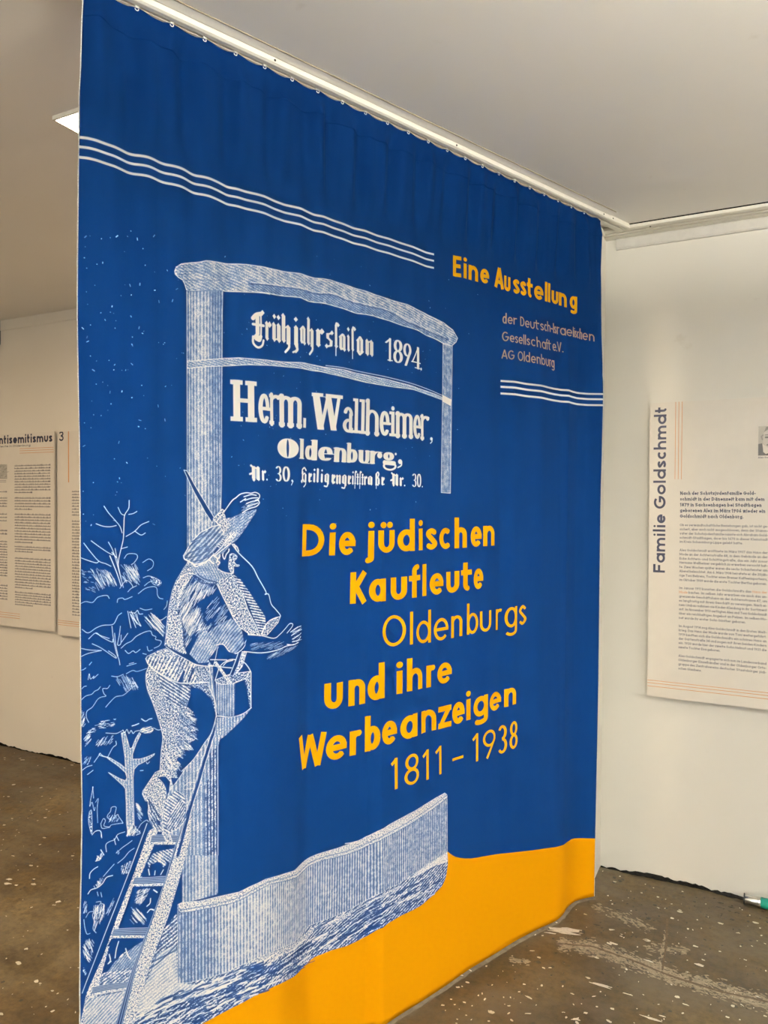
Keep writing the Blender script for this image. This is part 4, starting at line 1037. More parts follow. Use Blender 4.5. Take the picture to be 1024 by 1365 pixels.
# concrete floor
m, nt, b = mat('worn_concrete'); M_FLOOR = m
co = coords(nt)
n1 = noise(nt, coords(nt, (1.0, .6, 1)), 1.3, 6, .62); n2 = noise(nt, co, 5.5, 8, .68); n3 = noise(nt, co, 38, 6, .7); n4 = noise(nt, co, 160, 3, .6)
base = ramp_node(nt, n1, [(.34, (.032, .020, .007)), (.50, (.053, .037, .015)), (.66, (.084, .065, .035))]).outputs[0]
mid = ramp_node(nt, n2, [(.34, (.52, .48, .42)), (.5, (.98, .98, .98)), (.62, (1.40, 1.36, 1.30))]).outputs[0]
c1 = mixc(nt, .85, base, mid, 'MULTIPLY')
fine = ramp_node(nt, n3, [(.36, (.50, .48, .46)), (.5, (1, 1, 1)), (.64, (1.45, 1.43, 1.40))]).outputs[0]
c1 = mixc(nt, .75, c1, fine, 'MULTIPLY')
def flecks(scale, size, thr, col, base_c, stretch=(1, 1, 1), seed=0):
    cc = coords(nt, stretch)
    v = nt.nodes.new('ShaderNodeTexVoronoi'); v.inputs['Scale'].default_value = scale; v.inputs['Randomness'].default_value = 1
    nz = noise(nt, cc, scale * 2.3, 4)
    ad = nt.nodes.new('ShaderNodeVectorMath'); ad.operation = 'ADD'
    vm = nt.nodes.new('ShaderNodeVectorMath'); vm.operation = 'SCALE'; vm.inputs[3].default_value = .35 / scale
    nzc = nt.nodes.new('ShaderNodeTexNoise'); nzc.inputs['Scale'].default_value = scale * 2.5; nt.links.new(cc, nzc.inputs['Vector'])
    nt.links.new(nzc.outputs[1], vm.inputs[0]); nt.links.new(cc, ad.inputs[0]); nt.links.new(vm.outputs[0], ad.inputs[1])
    off = nt.nodes.new('ShaderNodeVectorMath'); off.operation = 'ADD'; off.inputs[1].default_value = (seed * 3.7, seed * 1.9, 0)
    nt.links.new(ad.outputs[0], off.inputs[0]); nt.links.new(off.outputs[0], v.inputs['Vector'])
    sepc = nt.nodes.new('ShaderNodeSeparateColor'); nt.links.new(v.outputs['Color'], sepc.inputs[0])
    lt = nt.nodes.new('ShaderNodeMath'); lt.operation = 'LESS_THAN'; lt.inputs[1].default_value = thr; nt.links.new(sepc.outputs[0], lt.inputs[0])
    sz = nt.nodes.new('ShaderNodeMath'); sz.operation = 'MULTIPLY'; sz.inputs[1].default_value = size; nt.links.new(sepc.outputs[1], sz.inputs[0])
    l2 = nt.nodes.new('ShaderNodeMath'); l2.operation = 'LESS_THAN'; nt.links.new(v.outputs['Distance'], l2.inputs[0]); nt.links.new(sz.outputs[0], l2.inputs[1])
    mm = nt.nodes.new('ShaderNodeMath'); mm.operation = 'MULTIPLY'; nt.links.new(lt.outputs[0], mm.inputs[0]); nt.links.new(l2.outputs[0], mm.inputs[1])
    return mixc(nt, mm.outputs[0], base_c, col)
# greyer, dustier ground in places; the whole floor paler beyond the curtain
n5 = noise(nt, coords(nt, (.8, 1.4, 1)), 2.6, 7, .7)
c1 = mixc(nt, ramp_node(nt, n5, [(.46, (0, 0, 0)), (.62, (.6, .6, .6))]).outputs[0], c1, (.085, .070, .046))
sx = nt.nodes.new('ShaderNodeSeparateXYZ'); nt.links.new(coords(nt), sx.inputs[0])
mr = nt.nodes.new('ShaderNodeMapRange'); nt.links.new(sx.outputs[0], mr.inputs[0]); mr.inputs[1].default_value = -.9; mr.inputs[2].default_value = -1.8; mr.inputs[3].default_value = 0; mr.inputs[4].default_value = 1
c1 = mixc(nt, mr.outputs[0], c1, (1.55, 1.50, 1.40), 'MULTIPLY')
c1 = flecks(34, .5, .03, (.42, .39, .33), c1, (1, 1.7, 1), 1)
c1 = flecks(16, .30, .05, (.040, .034, .030), c1, (1, 1, 1), 2)
c1 = flecks(60, .5, .03, (.03, .026, .022), c1, (1, 1, 1), 3)
c1 = flecks(70, .45, .012, (.5, .47, .42), c1, (1.6, 1, 1), 4)
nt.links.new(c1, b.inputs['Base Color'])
rr = ramp_node(nt, n2, [(.35, (.42,) * 3), (.65, (.68,) * 3)]).outputs[0]
nt.links.new(rr, b.inputs['Roughness'])
ad = nt.nodes.new('ShaderNodeMath'); ad.operation = 'ADD'; nt.links.new(n2, ad.inputs[0]); nt.links.new(n3, ad.inputs[1])
bump(nt, b, ad.outputs[0], .35, .003)

def print_mat(name, cv, paper, inks, rough=.75, weave=0.0):
    """flat print: ink masks drawn by this script, colours mixed in nodes"""
    m, nt, b = mat(name)
    uv = nt.nodes.new('ShaderNodeUVMap'); uv.uv_map = 'print'
    t = nt.nodes.new('ShaderNodeTexImage'); t.image = cv.image(name); t.interpolation = 'Linear'; t.extension = 'EXTEND'
    nt.links.new(uv.outputs[0], t.inputs[0])
    s = nt.nodes.new('ShaderNodeSeparateColor'); nt.links.new(t.outputs[0], s.inputs[0])
    co = coords(nt); n = noise(nt, co, 14, 3)
    c = ramp_node(nt, n, [(.3, tuple(v * .97 for v in paper)), (.7, tuple(min(1, v * 1.02) for v in paper))]).outputs[0]
    for k, ink in enumerate(inks):
        if k == 0 and weave:      # thin white ink lets the blue cloth through
            r_ = ramp_node(nt, s.outputs[0], [(0, paper), (.5, (.135, .225, .43)), (.85, (.58, .60, .66)), (1, ink)])
            c = mixc(nt, ramp_node(nt, s.outputs[0], [(0, (0, 0, 0)), (.02, (1, 1, 1))]).outputs[0], c, r_.outputs[0])
        elif ink is not None: c = mixc(nt, s.outputs[k], c, ink)
    nt.links.new(c, b.inputs['Base Color'])
    b.inputs['Roughness'].default_value = rough
    if weave:
        w1 = nt.nodes.new('ShaderNodeTexWave'); w1.bands_direction = 'Z'; w1.inputs['Scale'].default_value = 260
        w2 = nt.nodes.new('ShaderNodeTexWave'); w2.bands_direction = 'DIAGONAL'; w2.inputs['Scale'].default_value = 200
        nt.links.new(co, w1.inputs[0]); nt.links.new(co, w2.inputs[0])
        a = nt.nodes.new('ShaderNodeMath'); a.operation = 'ADD'; nt.links.new(w1.outputs['Fac'], a.inputs[0]); nt.links.new(w2.outputs['Fac'], a.inputs[1])
        bump(nt, b, a.outputs[0], weave, .0004)
    return m

# ================================================================== building helpers
def link(name, me, m=None, parent=None, loc=None):
    o = bpy.data.objects.new(name, me); COL.objects.link(o)
    if m: me.materials.append(m)
    if parent: o.parent = parent
    if loc is not None: o.location = loc
    return o
def tag(o, label=None, cat=None, group=None, kind=None):
    for k, v in (('label', label), ('category', cat), ('group', group), ('kind', kind)):
        if v: o[k] = v
    return o
def empty(name, loc, rz=0):
    o = bpy.data.objects.new(name, None); COL.objects.link(o); o.location = loc; o.rotation_euler = (0, 0, rz)
    o.empty_display_size = .1; return o
def box_bm(bm, x0, x1, y0, y1, z0, z1, bev=0):
    r = bmesh.ops.create_cube(bm, size=1)
    bmesh.ops.scale(bm, vec=(x1 - x0, y1 - y0, z1 - z0), verts=r['verts'])
    bmesh.ops.translate(bm, vec=((x0 + x1) / 2, (y0 + y1) / 2, (z0 + z1) / 2), verts=r['verts'])
    if bev:
        es = list({e for v in r['verts'] for e in v.link_edges})
        bmesh.ops.bevel(bm, geom=es, offset=bev, segments=2, affect='EDGES', profile=.6)
def mesh_of(bm, name, smooth=False):
    me = bpy.data.meshes.new(name); bm.to_mesh(me); bm.free()
    if smooth:
        for p in me.polygons: p.use_smooth = True
    return me
def boxes(name, bs, m, parent=None, loc=None, bev=0):
    bm = bmesh.new()
    for q in bs: box_bm(bm, *q, bev=bev)
    return link(name, mesh_of(bm, name), m, parent, loc)
def struct(o): o['kind'] = 'structure'; return o
def extrude(name, prof, p0, p1, m, parent=None):
    """profile (n, z) swept from p0 to p1 on the plan; n is measured to the right of the direction p0->p1"""
    p0 = np.array(p0, float); p1 = np.array(p1, float); d = (p1 - p0) / np.linalg.norm(p1 - p0); n = np.array([d[1], -d[0]])
    vs = [tuple(q + n * a) + (z,) for q in (p0, p1) for a, z in prof]
    k = len(prof); fs = [(i, (i + 1) % k, k + (i + 1) % k, k + i) for i in range(k)] + [tuple(range(k - 1, -1, -1)), tuple(range(k, 2 * k))]
    me = bpy.data.meshes.new(name); me.from_pydata(vs, [], fs); me.update()
    bm = bmesh.new(); bm.from_mesh(me); bmesh.ops.recalc_face_normals(bm, faces=bm.faces); bm.to_mesh(me); bm.free()
    return link(name, me, m, parent)

# ================================================================== the room
XL, XR, YB, YW, YWL = -6.5, 5.0, -3.6, 3.30, 3.14
FLOOR = struct(boxes('floor', [(XL - .2, XR + .2, YB - .2, YW + .2, -.12, 0)], M_FLOOR))
struct(boxes('ceiling', [(XL - .2, XR + .2, YB - .2, YW + .2, CEIL, CEIL + .12)], M_CEIL))
struct(boxes('wall_right', [(-.608, XR, YW, YW + .16, 0, CEIL)], M_WALL))
struct(boxes('wall_stub', [(-.768, -.608, 3.03, YW + .16, 0, CEIL)], M_WALL, bev=.004))
struct(boxes('wall_left', [(XL, -.768, YWL, YWL + .16, 0, CEIL)], M_WALL_B))
struct(boxes('wall_far_left', [(XL - .16, XL, YB, YWL + .16, 0, CEIL)], M_WALL_B))
struct(boxes('wall_far_right', [(XR, XR + .16, YB, YW + .16, 0, CEIL)], M_WALL))
struct(boxes('wall_behind', [(XL - .16, XR + .16, YB - .16, YB, 0, CEIL)], M_WALL))

# unseen windows added behind the viewer as fill light: frames and glowing panes
def fill_window(name, x0, x1, z0, z1):
    r = empty(name, ((x0 + x1) / 2, YB, z0)); struct(r)
    m, nt, b = mat('daylit_pane'); b.inputs['Base Color'].default_value = (.6, .65, .7, 1)
    b.inputs['Emission Color'].default_value = (.93, .97, 1.0, 1); b.inputs['Emission Strength'].default_value = FILL_DAY
    w = (x1 - x0) / 2; h = z1 - z0
    boxes('window_frame', [(-w, w, 0, .06, 0, .06), (-w, w, 0, .06, h - .06, h), (-w, -w + .06, 0, .06, .06, h - .06), (w - .06, w, 0, .06, .06, h - .06), (-.03, .03, 0, .06, .06, h - .06)], M_TRIM, r)
    boxes('pane', [(-w + .06, -.03, .015, .025, .06, h - .06)], m, r); boxes('pane', [(.03, w - .06, .015, .025, .06, h - .06)], m, r)  # glowing panes of the added fill windows
fill_window('window_1', -1.2, .9, .95, 2.35)
fill_window('window_2', 1.5, 3.6, .95, 2.35)

# ceiling rail above the curtain: base bar, cover lip, grooves
T0, T1 = -.9, 2.79
def cp(t, n=OFF): return (DC[0] * t + NC[0] * n, DC[1] * t + NC[1] * n)
zt = CEIL
rail = empty('trim_1', (cp(T0)[0], cp(T0)[1], zt)); struct(rail)
rail_prof = [(-.032, zt), (.020, zt), (.020, zt - .006), (.0235, zt - .006), (.0235, zt - .0185), (.017, zt - .0215), (.004, zt - .0215), (.004, zt - .016), (-.004, zt - .016), (-.004, zt - .0215), (-.030, zt - .0215)]
def part_world(o, root):
    o.parent = root; o.matrix_parent_inverse = Matrix.Translation(-Vector(root.location)); return o
o = part_world(extrude('rail', rail_prof, cp(T0), cp(T1), M_TRIM), rail)
o = part_world(extrude('caulk_line', [(.020, zt + .001), (.052, zt + .001), (.050, zt - .0025), (.0245, zt - .0045), (.0245, zt - .003), (.020, zt - .003)], cp(T0), cp(2.64), M_CEIL), rail)
o = part_world(extrude('shadow_gap', [(.0515, zt + .0005), (.0535, zt + .0005), (.0535, zt - .003), (.0515, zt - .003)], cp(T0), cp(2.63), M_JOIN), rail)
for i, px in enumerate([(360, 87), (598, 200), (797, 289), (808, 295)]):
    q = on_z([px], zt - .015)[0]; t = q @ DC
    bm = bmesh.new(); bmesh.ops.create_uvsphere(bm, u_segments=10, v_segments=6, radius=.0032)
    part_world(link('screw', mesh_of(bm, 'screw', True), M_HOLE, None, cp(t, OFF + .0232) + (zt - .0125,)), rail)

# right wall: ceiling track, mitred against the rail, with a conduit strip under it
tr = empty('trim_2', (-.6, YW, zt)); struct(tr)
tp = [(0, zt), (.108, zt), (.108, zt - .005), (.112, zt - .005), (.112, zt - .016), (.106, zt - .019), (.084, zt - .019), (.084, zt - .008), (.070, zt - .008), (.070, zt - .019), (.052, zt - .019), (.052, zt - .008), (.040, zt - .008), (.040, zt - .019), (0, zt - .021)]
part_world(extrude('track', [(a, z) for a, z in tp], (-.606, YW), (XR, YW), M_TRIM), tr)
part_world(extrude('shadow_gap', [(.108, zt + .0005), (.1115, zt + .0005), (.1115, zt - .004), (.108, zt - .004)], (-.50, YW), (XR, YW), M_DARK), tr)
q = on_z([(867, 302)], zt - .02)[0]
bm = bmesh.new(); bmesh.ops.create_uvsphere(bm, u_segments=10, v_segments=6, radius=.0035)
part_world(link('screw', mesh_of(bm, 'screw', True), M_HOLE, None, (q[0], q[1], zt - .019)), tr)
struct(extrude('trim_3', [(0, 2.724), (.012, 2.724), (.016, 2.718), (.016, 2.686), (.012, 2.678), (0, 2.678)], (-.563, YW), (XR, YW), M_TRIMG))
struct(extrude('trim_4', [(0, zt), (.007, zt), (.007, 2.684), (.004, 2.680), (0, 2.680)], (XL, YWL), (-.77, YWL), M_WALL_B))
struct(boxes('trim_5', [(-.612, -.592, 3.035, 3.20, zt - .034, zt - .019)], M_TRIM, bev=.003))

# ragged dark joint between wall and floor
def joint(name, xa, xb, y, seed, hh=.012, dd=.012):
    r = random.Random(seed); n = int((xb - xa) / .012); vs = []; fs = []
    h = .5; d = .5
    for i in range(n + 1):
        x = xa + (xb - xa) * i / n
        h = min(1, max(.12, h + r.uniform(-.28, .28))); d = min(1, max(.1, d + r.uniform(-.28, .28)))
        vs += [(x, y + .002, 0), (x, y - .0025 - .002 * h, hh * h * .8), (x, y - .002, hh * h), (x, y - dd * d, .0022), (x, y - dd * d - .001, 0)]
        if i:
            a = (i - 1) * 5; c = i * 5
            for k in range(4): fs.append((a + k, c + k, c + k + 1, a + k + 1)) if k else fs.append((a, a + 2, c + 2, c))
    fs = [f for f in fs]
    me = bpy.data.meshes.new(name); me.from_pydata(vs, [], fs); me.update()
    o = link(name, me, M_DARK); return struct(o)
joint('baseboard_right', -.606, XR, YW, 4, .020, .016)
joint('trim_6', XL, -.78, YWL, 5, .016, .012)

# ================================================================== ceiling lamps and the added front lamps
for i, (x, y, sx, sy, em, tint) in enumerate(LAMPS):
    vis = i == 5
    drop = 0.0 if i >= 5 else .38  # front lamps are added out of view, hung low to light the ceiling
    r = empty('ceiling_light', (x, y, CEIL))
    m, nt, b = mat('lit_diffuser'); b.inputs['Base Color'].default_value = (.9, .9, .9, 1)
    b.inputs['Emission Color'].default_value = tint + (1,); b.inputs['Emission Strength'].default_value = em
    h = .012 if i >= 5 else .045; f = .006 if i >= 5 else .010
    fr = boxes('frame', [(-sx/2, sx/2, -sy/2, -sy/2 + f, -h - drop, -drop), (-sx/2, sx/2, sy/2 - f, sy/2, -h - drop, -drop), (-sx/2, -sx/2 + f, -sy/2 + f, sy/2 - f, -h - drop, -drop), (sx/2 - f, sx/2, -sy/2 + f, sy/2 - f, -h - drop, -drop)], M_TRIM, r)
    boxes('diffuser', [(-sx/2 + f, sx/2 - f, -sy/2 + f, sy/2 - f, -h + .002 - drop, -h + .005 - drop)], m, r)
    if drop:
        mu = m.copy(); mu.node_tree.nodes['Principled BSDF'].inputs['Emission Strength'].default_value = FILL_UPLIGHT * min(1.0, .4 + em / FILL_LAMP)
        boxes('upper_diffuser', [(-sx/2 + f, sx/2 - f, -sy/2 + f, sy/2 - f, -drop - .012, -drop - .006)], mu, r)
        for kx in (-1, 1):
            for ky in (-1, 1): boxes('wire', [(kx * (sx/2 - .01) - .001, kx * (sx/2 - .01) + .001, ky * (sy/2 - .01) - .001, ky * (sy/2 - .01) + .001, -drop, 0)], M_TRIM, r)
    lab = ['square hanging lamp on wires over the front right of the room', 'square hanging lamp on wires in the far right of the room', 'square hanging lamp on wires behind the viewer on the right', 'square hanging lamp on wires behind the viewer at far right', 'square hanging lamp on wires behind the viewer on the left',
           'lit square ceiling light half hidden behind the left edge of the blue curtain', 'flat square ceiling light at far left of the room'][i]
    tag(r, lab, 'lamp', 'square ceiling lights')

# ================================================================== the curtain
cur = empty('curtain', tuple(cp(1.57)) + (0.0,))
tag(cur, 'large blue and orange printed curtain hanging from the ceiling rail, with exhibition title', 'curtain')
_le = to_cloth([(111, 2), (108, 90), (106, 160), (105, 230), (104, 330), (103.5, 430), (105, 520), (106.5, 600), (107.5, 700), (107.5, 830), (108, 900), (108.5, 1000), (110, 1075), (109, 1150), (107.5, 1220), (107, 1300), (107, 1360)])
_re = to_cloth([(800.5, 292), (801, 360), (802, 430), (803.3, 500), (803.3, 560), (801, 650), (799.5, 760), (798, 880), (796, 1000), (794, 1100), (792.3, 1190)])
def edge_t(e, z):
    k = np.argsort(e[:, 1]); return np.interp(z, e[k, 1], e[k, 0])
NT, NZ = 560, 170
zrow = np.concatenate([np.linspace(.016, 2.62, NZ - 30), np.linspace(2.63, 2.722, 30)])
zz, uu = np.meshgrid(zrow, np.linspace(0, 1, NT), indexing='ij')
tt = edge_t(_le, zz) * (1 - uu) + edge_t(_re, zz) * uu
sag = np.abs(np.sin(math.pi * tt / .085)) ** .7 * .0 + (1 - np.abs(np.sin(math.pi * tt / .085))) * .004
zz2 = np.where(zz > 2.66, zz - sag * np.clip((zz - 2.66) / .06, 0, 1), zz)
X3 = cloth_xyz(tt, zz2)
_o = np.array(cur.location)
def grid_mesh(name, X, T, Z, m):
    a, bb = T.shape
    me = bpy.data.meshes.new(name)
    idx = np.arange(a * bb).reshape(a, bb)
    q = np.stack([idx[:-1, :-1], idx[:-1, 1:], idx[1:, 1:], idx[1:, :-1]], -1).reshape(-1, 4)
    me.vertices.add(a * bb); me.vertices.foreach_set('co', X.reshape(-1).astype(np.float32))
    me.loops.add(q.size); me.loops.foreach_set('vertex_index', q.reshape(-1).astype(np.int32))
    me.polygons.add(len(q)); me.polygons.foreach_set('loop_start', np.arange(0, q.size, 4, dtype=np.int32))
    me.polygons.foreach_set('loop_total', np.full(len(q), 4, np.int32))
    me.update(calc_edges=True)
    uv = me.uv_layers.new(name='print')
    u = (T.reshape(-1) - CV.x0) / (CV.w / CV.res); v = (Z.reshape(-1) - CV.z0) / (CV.h / CV.res)
    uv.data.foreach_set('uv', np.stack([u, v], -1)[q.reshape(-1)].reshape(-1).astype(np.float32))
    me.polygons.foreach_set('use_smooth', np.ones(len(q), bool))
    me.materials.append(m); me.validate()
    return me
M_CLOTH = print_mat('printed_cloth', CV, (.0011, .0205, .103), [(.80, .77, .74), (.71, .345, .001), (.62, .258, .0006)], .9, .12)
M_CLOTH.node_tree.nodes['Principled BSDF'].inputs['Specular IOR Level'].default_value = .05
fab = link('fabric', grid_mesh('fabric', X3 - _o, tt, zz, M_CLOTH), None, cur)
sm = fab.modifiers.new('thickness', 'SOLIDIFY'); sm.thickness = .0012; sm.offset = -1 
# stitched heading band
hz = zrow >= 2.655
Hx = X3[hz] + np.array([NC[0], NC[1], 0]) * .0009
hd = link('heading_band', grid_mesh('heading_band', Hx - _o, tt[hz], zz[hz], M_CLOTH), None, cur)
s2 = hd.modifiers.new('thickness', 'SOLIDIFY'); s2.thickness = .0012; s2.offset = -1
# selvages
for k, e in ((0, _le), (NT - 1, _re)):
    c = X3[:, k]; sgn = -1 if k == 0 else 1
    rr_ = random.Random(9)
    vs = []; fs = []
    for i in range(NZ):
        wd = .0014 + rr_.random() * .0012
        for (a, n) in ((0, .0008), (sgn * wd, .0008), (sgn * wd, -.0018), (0, -.0018)):
            vs.append(tuple(c[i] - _o + np.array([DC[0] * a + NC[0] * n, DC[1] * a + NC[1] * n, 0])))
        if i:
            p = (i - 1) * 4; q = i * 4
            for j in range(4): fs.append((p + j, p + (j + 1) % 4, q + (j + 1) % 4, q + j))
    me = bpy.data.meshes.new('selvage'); me.from_pydata(vs, [], fs); me.update()
    tag(link('selvage', me, M_SELV, cur), 'frayed white selvage')
# gliders
bm = bmesh.new()
box_bm(bm, -.006, .006, -.004, .004, -.010, .004, .001)
r = bmesh.ops.create_circle(bm, segments=10, radius=.006)
gm = None
bmesh.ops.delete(bm, geom=r['verts'], context='VERTS')
for k in range(10):
    a0 = math.radians(200 + k * 22); 
    x, z = .006 * math.cos(a0), .006 * math.sin(a0) - .012
    box_bm(bm, x - .0014, x + .0014, -.0012, .0012, z - .0014, z + .0014)
gm = mesh_of(bm, 'glider')
gm.materials.append(M_GLIDE)
t = .34 + .02
while t < 2.56:
    d = float(fold(t, 2.715)) + .0005
    p = cp(t, OFF + d - 0)
    o = bpy.data.objects.new('glider', gm); COL.objects.link(o); o.parent = cur
    o.location = Vector((p[0], p[1], 2.7270)) - Vector(cur.location); o.scale = (.7, .7, .7); o.rotation_euler = (0, 0, math.atan2(DC[1], DC[0]))
    t += .085

# ================================================================== notice boards
def textblock(cv, lines, y0, pitch, px0, px1, X, wt, plane, ink=(1, 0, 0), fit_all=True, slope=None):
    pass
def board(name, xa, xb, z0, z1, yf, wall, cv, label, group=None):
    r = empty(name, ((xa + xb) / 2, wall, z0))
    th = .010
    w2 = (xb - xa) / 2
    bm = bmesh.new(); box_bm(bm, -w2, w2, yf - wall, yf - wall + th, 0, z1 - z0)
    me = mesh_of(bm, 'panel')
    uv = me.uv_layers.new(name='print')
    for p in me.polygons:
        for li in p.loop_indices:
            v = me.vertices[me.loops[li].vertex_index].co
            uv.data[li].uv = ((v.x + w2) / (2 * w2), v.z / (z1 - z0))
    me.materials.append(print_mat(name + '_print', cv, (.72, .68, .61), [(.016, .020, .055), (.62, .27, .08), (.03, .03, .03)], .45))
    me.materials.append(M_TRIM)
    for p in me.polygons:
        if p.normal.y > -.5: p.material_index = 1
    link('panel', me, None, r)
    for sx in (-1, 1):
        for sz in (.15, z1 - z0 - .15):
            bm = bmesh.new(); box_bm(bm, -.02, .02, yf - wall + th, -.0006, -.02, .02)
            link('spacer', mesh_of(bm, 'spacer'), M_TRIM, r, (sx * (w2 - .12), 0, sz))
    tag(r, label, 'information board', group)
    return r

# -- right board
BY = 3.272
RX0, RX1, RZ0, RZ1 = -.416, .384, .782, 2.012
cv = Canvas(RX0, RZ0, RX1 - RX0, RZ1 - RZ0, 1250)
def bp(*p): return on_y(np.array(p, float), BY)
Zr = lambda px, k: (px[0] / 5.02 + 820, px[1] / 5.02 + (500 if k == 0 else 740))
# upright title, reading upwards: baseline on the right
T0p, T1p = bp((886.5, 763.5))[0], bp((889.5, 540))[0]
write_line(cv, 'Familie Goldschmdt', (T0p[0], T0p[1]), (T0p[0], T1p[1]), .0330, .0090, (1, 0, 0), gap=.16, butt=True)
for x in (901, 905.3, 909.6):
    a, b2 = bp((x, 537), (x - 1, 639)); CVx = a[0]
    cv.poly([(CVx - .0011, RZ1), (CVx + .0011, RZ1), (CVx + .0011, b2[1]), (CVx - .0011, b2[1])], (0, 1, 0))
for y in (906.5, 910, 914.3):
    z = bp((866, y))[0][1]
    cv.poly([(RX0, z - .0012), (RX1, z - .0012), (RX1, z + .0012), (RX0, z + .0012)], (0, 1, 0))
LX = float(bp((906.5, 700))[0][0]); WXR = float(bp((1024.5, 700))[0][0])
def para(lines, ys, X, wt, justify=True, natural=None, boldwords=()):
    for i, s in enumerate(lines):
        z = float(bp((906, ys[i]))[0][1])
        last = i == len(lines) - 1
        adv = sum((WID.get(c, .9) + (.22 if c != ' ' else .1)) for c in s) * X
        full = WXR - LX
        k = full if (justify and not last) else min(full, adv * natural)
        p = LX
        if '~' in s:
            pass
        write_line(cv, s, (LX, z), (LX + k, z), X, wt)
ys1 = [659.6, 667.2, 674.9, 682.4, 690.0]
for s, y, xe in zip(["Nach der Schutzjudenfamilie Gold-", "schmidt in der Dänenzeit kam mit dem", "1879 in Sachsenhagen bei Stadthagen", "geborenen Alex im März 1906 wieder ein", "Goldschmidt nach Oldenburg."], ys1, (1008, 1020, 1016, 1021, 992)):
    z = float(bp((907, y))[0][1]); xr = float(bp((xe, y))[0][0])
    write_line(cv, s, (LX, z), (xr, z), .0092, .0030)
XB, WB = .0066, .00145
def body(lines, ys, last):
    for i, (s, y) in enumerate(zip(lines, ys)):
        z = float(bp((905.5, y))[0][1]); xr = WXR if i < len(lines) - 1 else float(bp((last, y))[0][0])
        write_line(cv, s, (LX, z), (xr, z), XB, WB)
body(["Ob es verwandtschaftliche Beziehungen gab, ist nicht ge-", "sichert, aber auch nicht ausgeschlossen, denn der Stamm-", "vater der Schutzjudenfamilie nannte sich Abraham Gold-", "schmidt-Stadthagen, da er bis 1670 in dieser Kleinstadt", "im Kreis Schaumburg-Lippe gelebt hatte."], [701.2, 706.8, 712.4, 718.0, 723.4], 991)
body(["Alex Goldschmidt eröffnete im März 1907 das Haus der", "Mode an der Achternstraße 48, in dem Gebäude an der", "Ecke Achtern- und Schüttingstraße, das ein Jahr zuvor", "Hermann Wallheimer vergeblich zu erwerben versucht hat-", "te. Zwei Wochen später waren die sechs Schaufenster am", "Abend beleuchtet. Am 6. März 1908 heiratete er die 20jäh-", "rige Toni Behrens, Tochter eines Bremer Kaffeeimporteurs,", "im Oktober 1909 wurde die erste Tochter Bertha geboren."],
     [734.6, 740.2, 745.8, 751.2, 757, 762.6, 768.3, 774.2], 1023)
body(["Im Januar 1911 konnten die Goldschmidts das Haus der", "Mode kaufen. Im selben Jahr erwarben sie auch das an-", "grenzende Geschäftshaus an der Achternstrasse 47, um", "es langfristig mit ihrem Geschäft zu vereinigen. Nach ei-", "nem Umbau nahmen sie Kinder-Kleidung in ihr Sortiment", "auf. Im November 1913 verfügten Alex und Toni Goldschmidt", "über ein reichhaltiges Angebot an Pelzen. Im selben Mo-", "nat wurde ihr erster Sohn Günther geboren."],
     [785.0, 790.6, 796.2, 801.9, 807.6, 813.3, 819, 824.8], 995)
body(["Im August 1914 zog Alex Goldschmidt in den Ersten Welt-", "krieg. Das Haus der Mode wurde von Toni weitergeführt.", "1919 kauften sich die Goldschmidts ein schönes Haus an", "der Gartenstraße 34 und zogen mit ihren beiden Kindern", "ein. 1920 wurde hier der zweite Sohn Helmut und 1921 die", "zweite Tochter Eva geboren."],
     [835.8, 841.3, 847.0, 852.6, 858.3, 864.0], 961)
body(["Alex Goldschmidt engagierte sich nun im Landesverband", "Oldenburger Einzelhändler und in der Oldenburger Orts-", "gruppe des Zentralvereins deutscher Staatsbürger jüdi-", "schen Glaubens."], [875.5, 881.0, 886.6, 892.3], 936)
# orange words
_a = bp((1003, 785), (1024.5, 787)); _b = bp((906, 790))
for (xa, xb, y) in ((1003, 1024.5, 785.0), (905.5, 916.5, 790.6)):
    q = bp((xa, y), (xb, y)); z = float(bp((905.5, y))[0][1])
    i0, i1 = int((q[0, 0] - cv.x0) * cv.res), int((q[1, 0] - cv.x0) * cv.res); j0, j1 = int((z - .004 - cv.z0) * cv.res), int((z + .012 - cv.z0) * cv.res)
    s = cv.a[j0:j1, max(0, i0):i1]; s[..., 1] = s[..., 0]; s[..., 0] = 0
# portrait photograph at the right
pa, pb = bp((1011.3, 568.6))[0], bp((1011.3, 607.5))[0]
px0, pz1, pz0 = pa[0], pa[1], pb[1]
ph = pz1 - pz0; pw = ph * .78
def pf(u, v): return (px0 + u * pw, pz0 + v * ph)
cv.poly([pf(0, 0), pf(1, 0), pf(1, 1), pf(0, 1)], (0, 0, .45))
cv.poly([pf(*q) for q in ((.18, .45), (.2, .75), (.35, .97), (.65, .99), (.85, .8), (.86, .5), (.75, .3), (.5, .2), (.3, .28))], (0, 0, .30))
cv.poly([pf(*q) for q in ((.22, .8), (.3, .97), (.5, 1), (.78, .97), (.88, .8), (.7, .88), (.4, .9))], (0, 0, .75))
cv.poly([pf(*q) for q in ((0, 0), (0, .40), (.15, .42), (.3, .25), (.5, .12), (.72, .25), (.9, .42), (1, .4), (1, 0))], (0, 0, .95))
cv.poly([pf(*q) for q in ((.16, .42), (.22, .36), (.5, .2), (.46, .1), (.3, .05), (.2, .12))], (0, 0, .12))
for u in (.36, .66):
    cv.stroke([pf(u - .07, .62), pf(u + .07, .62)], .0035, (0, 0, .85)); cv.stroke([pf(u - .09, .70), pf(u + .08, .71)], .002, (0, 0, .7))
cv.stroke([pf(.52, .6), pf(.55, .48), pf(.48, .46)], .0022, (0, 0, .6)); cv.stroke([pf(.36, .36), pf(.5, .39), pf(.66, .36)], .0035, (0, 0, .75))
cv.stroke([pf(.16, .55), pf(.12, .65), pf(.18, .7)], .0025, (0, 0, .7))
